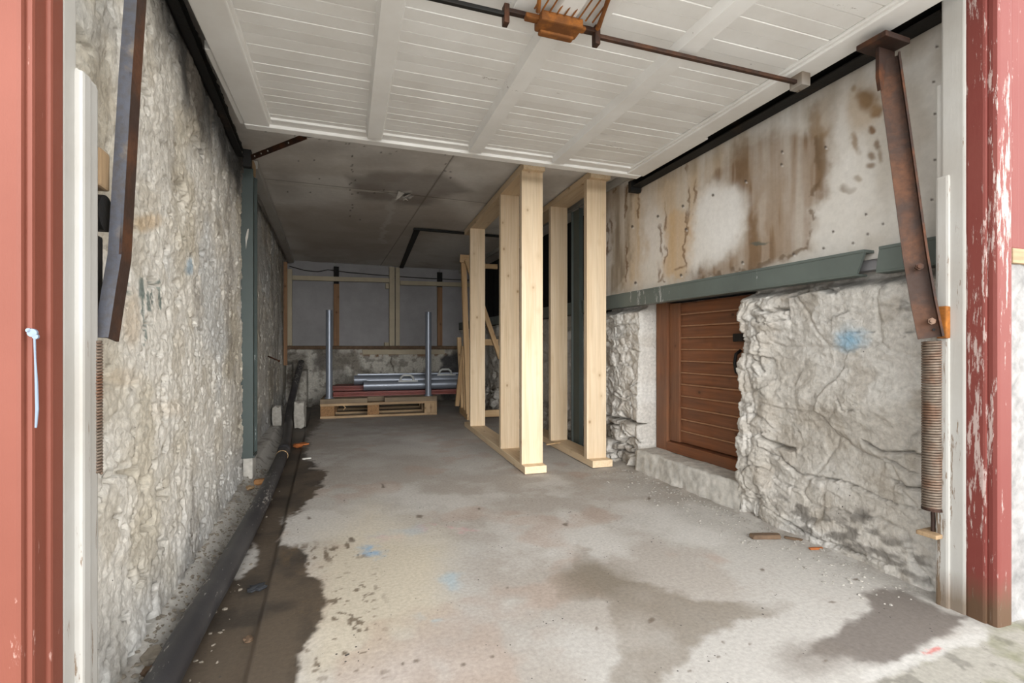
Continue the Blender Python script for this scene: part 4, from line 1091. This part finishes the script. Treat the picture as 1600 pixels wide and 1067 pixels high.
add_tube(bm, [(-.50, 7.74, 2.02), (-.3, 7.73, 1.97), (-.12, 7.735, 1.96), (.02, 7.745, 2.0), (.3, 7.74, 1.975), (.7, 7.74, 1.96), (1.1, 7.74, 1.95), (1.6, 7.74, 1.945), (2.2, 7.74, 1.95)], .006, 8)
tag(bm_obj('electric_cable', bm, M['blacksteel'], None, True), 'thin dark cable sagging along the top of the back wall', 'cable')

# ------------------------------------------------------------------ brown hatch in the right wall
d1 = tag(empty('door_1', (2.17, 2.37, .15)), kind='structure')
def dbox(name, mat, lo, hi, bev=.004, parent=None):
    bm = bmesh.new(); c_ = Vector([(lo[i] + hi[i]) / 2 for i in range(3)])
    add_box(bm, tuple(Vector(lo) - c_), tuple(Vector(hi) - c_), bev); return bm_obj(name, bm, mat, d1, matrix=Matrix.Translation(c_))
dbox('frame_post', M['hatchz'], (2.15, 2.70, .15), (2.26, 2.812, 1.15))
dbox('stile', M['hatchz'], (2.17, 2.60, .22), (2.225, 2.698, 1.14)); dbox('stile', M['hatchz'], (2.17, 1.925, .22), (2.225, 2.03, 1.14))
dbox('sill_rail', M['hatch'], (2.145, 1.925, .15), (2.25, 2.70, .215))
nb = 12
for k in range(nb):
    z0 = .222 + k * (1.14 - .222) / nb; z1 = z0 + (1.14 - .222) / nb
    bm = bmesh.new()
    add_prism(bm, [(-.012, .001), (.016, .001), (.016, z1 - z0 - .001), (-.010, z1 - z0 - .001), (-.014, z1 - z0 - .012), (-.014, .010)], 1, -.285, .285)
    o = bm_obj('lapped_board', bm, M['hatch'], d1, matrix=Matrix.Translation((2.20, 2.315, z0)))
for k in range(1, nb):
    z0 = .222 + k * (1.14 - .222) / nb
    dbox('bead', M['dusty'], (2.181, 2.03, z0 - .004), (2.19, 2.60, z0 + .004), .001)
dbox('backing', M['nearblack'], (2.225, 1.93, .16), (2.245, 2.70, 1.14), 0)
bm = bmesh.new(); add_tube(bm, [(2.168, 2.09, .69), (2.135, 2.09, .71), (2.125, 2.09, .76), (2.135, 2.09, .81), (2.168, 2.09, .83)], .009, 10); tag(bm_obj('handle', bm, M['blacksteel'], d1, True), 'dark bow handle')
dbox('latch', M['blacksteel'], (2.15, 2.06, .88), (2.17, 2.13, .925), .004)

# concrete sill under the hatch: rough cast block
bm = bmesh.new()
nx, ny, nz_ = 14, 64, 10
def spt(x, y, z):
    e = .010 * float(fbm(np.array(y * 9.), np.array(z * 9 + x * 5), 3, 601)) + .006 * float(fbm(np.array(y * 40.), np.array(z * 40 + x * 33.), 2, 602))
    r = .012
    return Vector((x + e - .02 * (1 - z / .15) * (x < 2.05), y + e * .6, z + e * .7 * (z > .05)))
def patch(f, n, m):
    V_ = [[bm.verts.new(f(i / n, j / m)) for j in range(m + 1)] for i in range(n + 1)]
    for i in range(n):
        for j in range(m): bm.faces.new((V_[i][j], V_[i + 1][j], V_[i + 1][j + 1], V_[i][j + 1]))
Y0, Y1 = 1.90, 2.80
patch(lambda a, b: spt(1.982, Y0 + a * (Y1 - Y0), -.02 + b * .17), ny, nz_)
patch(lambda a, b: spt(1.982 + b * .3, Y0 + a * (Y1 - Y0), .15), ny, nx)
patch(lambda a, b: spt(1.982 + b * .3, Y1, -.02 + a * .17), nz_, nx)
bmesh.ops.remove_doubles(bm, verts=bm.verts, dist=.0005)
bm_obj('hatch_sill', bm, M['rough'], wall_right, True)

# ------------------------------------------------------------------ black pipe along the left wall
pts = [on(2, .028, *q) for q in ((252, 1067), (265, 1044), (310, 961), (344, 906), (371.5, 855), (395.6, 810), (416, 769), (444, 706), (450, 675))]
pts = [pts[0] + (pts[0] - pts[1]).normalized() * .12] + pts + [on(1, 6.3, 452, 641), on(1, 6.95, 461, 601), on(1, 7.35, 469, 574), on(1, 7.5, 471, 566)]
def smooth(ps, it=2):
    for _ in range(it):
        q = [ps[0]]
        for a_, b_ in zip(ps[:-1], ps[1:]): q += [a_ * .75 + b_ * .25, a_ * .25 + b_ * .75]
        ps = q + [ps[-1]]
    return ps
sm = smooth(pts)
pp = tag(empty('rubber_pipe', pts[3]), 'thick black rubber pipe lying along the foot of the left wall', 'pipe')
bm = bmesh.new(); add_tube(bm, sm, .041, 22); bm_obj('hose', bm, M['pipe'], pp, True)
i = min(range(len(sm)), key=lambda j: abs(sm[j].y - 4.35))
dd = (sm[i + 1] - sm[i - 1]).normalized()
bm = bmesh.new(); add_tube(bm, [sm[i] - dd * .10, sm[i] + dd * .10], .046, 22); bm_obj('coupling', bm, M['pipe'], pp, True)
i = min(range(len(sm)), key=lambda j: abs(sm[j].y - 4.05)); dd = (sm[i + 1] - sm[i - 1]).normalized()
bm = bmesh.new(); add_tube(bm, [sm[i] - dd * .008, sm[i] + dd * .008], .0435, 22); tag(bm_obj('clamp_ring', bm, M['slat'], pp, True), 'pale ring')

# ------------------------------------------------------------------ loose bits on the floor
def chunk(name, c_, size, mat, label, cat, rot=0.0, seed=1, group=None, jag=.25):
    R2 = random.Random(seed)
    bm = bmesh.new(); bmesh.ops.create_cube(bm, size=1)
    bmesh.ops.subdivide_edges(bm, edges=bm.edges[:], cuts=2, use_grid_fill=True)
    for v in bm.verts:
        n = v.co.normalized() * .5
        v.co = v.co.lerp(n, .25)
        v.co = Vector([v.co[i] * size[i] * (1 + R2.uniform(-jag, jag)) for i in range(3)])
    z0 = min(v.co.z for v in bm.verts)
    for v in bm.verts: v.co.z -= z0
    return tag(bm_obj(name, bm, mat, None, matrix=Matrix.Translation(c_) @ Matrix.Rotation(rot, 4, 'Z')), label, cat, group)
def fl(px_, py_, dz=0.0):
    p_ = on(2, 0, px_, py_)
    z_ = float(floor_z(np.array([p_.x]), np.array([p_.y]))[0])
    p_ = on(2, z_, px_, py_); return Vector((p_.x, p_.y, float(floor_z(np.array([p_.x]), np.array([p_.y]))[0]) + dz))
cA_ = fl(437, 679); chunk('concrete_block', Vector((-.485, 5.62, .02)), (.09, .16, .21), M['lump'], 'pale concrete lump left of the black pipe', 'concrete block', .1, 3, None, .12)
chunk('concrete_block', Vector((-.262, 5.72, -.022)), (.10, .16, .29), M['lump'], 'taller pale concrete lump right of the black pipe', 'concrete block', -.1, 5, None, .12)
chunk('wood_offcut', fl(1196, 841), (.135, .035, .02), M['brownscrap'], 'short brown wood offcut on the floor near the right wall', 'wood scrap', -.35, 7, None, .06)
chunk('wood_splinter', fl(1240, 843), (.07, .012, .01), M['brownscrap'], 'thin dark splinter just right of the brown wood offcut', 'wood scrap', -.9, 8, None, .1)
chunk('wood_splinter', fl(1275, 858), (.06, .012, .008), M['orange'], 'tan splinter by the foot of the right boulder', 'wood scrap', -.3, 9, None, .1)
chunk('stone_chip', fl(238, 1022), (.05, .07, .022), M['stonebit'], 'flat grey stone chip between the left wall and the pipe', 'stone', .3, 11)
chunk('dry_leaf', fl(240, 1042), (.022, .03, .012), M['orange'], 'curled tan leaf beside the near end of the black pipe', 'leaf', .5, 12)
chunk('dry_leaf', fl(226, 1044), (.03, .02, .01), M['brownscrap'], 'dark brown leaf against the foot of the left wall', 'leaf', 1.2, 13)
chunk('rag', fl(402, 921), (.055, .035, .014), M['rag'], 'small dark rag on the wet strip right of the pipe', 'rag', .2, 14, None, .4)
chunk('scrap', fl(388, 1001), (.02, .03, .008), M['brownscrap'], 'curled brown scrap on the wet slab edge', 'scrap', .4, 15, None, .4)
chunk('orange_scrap', fl(470, 698), (.11, .10, .03), M['orange'], 'orange brown scrap right of the pipe near the pallet', 'scrap', .2, 16, None, .3)
chunk('paper_scrap', fl(479, 717), (.06, .03, .008), M['paper'], 'white paper scrap on the wet floor below the orange scrap', 'scrap', .3, 17, None, .2)
chunk('paper_scrap', fl(291, 957), (.03, .012, .006), M['paper'], 'white sliver lying on grit left of the black pipe', 'scrap', .3, 18, None, .2)
chunk('cardboard_piece', fl(407, 757), (.075, .05, .035), M['cardboard'], 'torn cardboard piece at the foot of the left steel post', 'cardboard', .2, 19, None, .15)
chunk('wood_chip', fl(389, 765), (.06, .04, .02), M['pallet'], 'grey wood chip under the left steel post', 'wood scrap', .9, 20, None, .25)
chunk('wood_splinter', Vector((1.745, 3.62, .052)), (.16, .02, .008), M['slat'], 'pale splinter across the right stud frame bottom plate', 'wood scrap', .3, 22, None, .1)
q = on(0, -.50, 424, 558)
bm = bmesh.new(); add_tube(bm, [q + Vector((-.03, 0, .01)), q + Vector((.07, -.05, -.035))], .007, 8); add_cyl(bm, q + Vector((.067, -.049, -.034)), q + Vector((.075, -.053, -.038)), .012, seg=12)
tag(bm_obj('wall_nail', bm, M['rustdark']), 'rusty nail sticking out of the left wall behind the post', 'nail')

# small pieces belong to the part they sit on
def under(child, part):
    child.parent = part
    child.matrix_parent_inverse = part.matrix_basis.inverted()
def kids(o, n): return [c_ for c_ in o.children if c_.name.split('.')[0] == n]
for o in list(C.objects):
    base = o.name.split('.')[0]
    if base == 'garage_door':
        case, rods = kids(o, 'lock_case')[0], kids(o, 'lock_rod')
        for c_ in kids(o, 'lock_cage') + kids(o, 'lock_mount'): under(c_, case)
        for c_, r_ in zip(kids(o, 'rod_crank'), rods): under(c_, r_)
        for c_ in kids(o, 'rod_guide'): under(c_, rods[0])
    elif base == 'perforated_strap':
        for c_ in kids(o, 'bolt_hole'): under(c_, kids(o, 'flat_strip')[0])
    elif base == 'pivot_arm':
        for c_ in kids(o, 'bolt') + kids(o, 'bolt_hole'): under(c_, kids(o, 'web')[0])
    elif base == 'lying_tube':
        for c_ in kids(o, 'seam_strip'): under(c_, kids(o, 'tube')[0])
    elif base == 'rubber_pipe':
        for c_ in kids(o, 'clamp_ring'): under(c_, kids(o, 'hose')[0])
    elif base == 'door_1':
        for c_ in kids(o, 'handle') + kids(o, 'latch'): under(c_, kids(o, 'stile')[1])
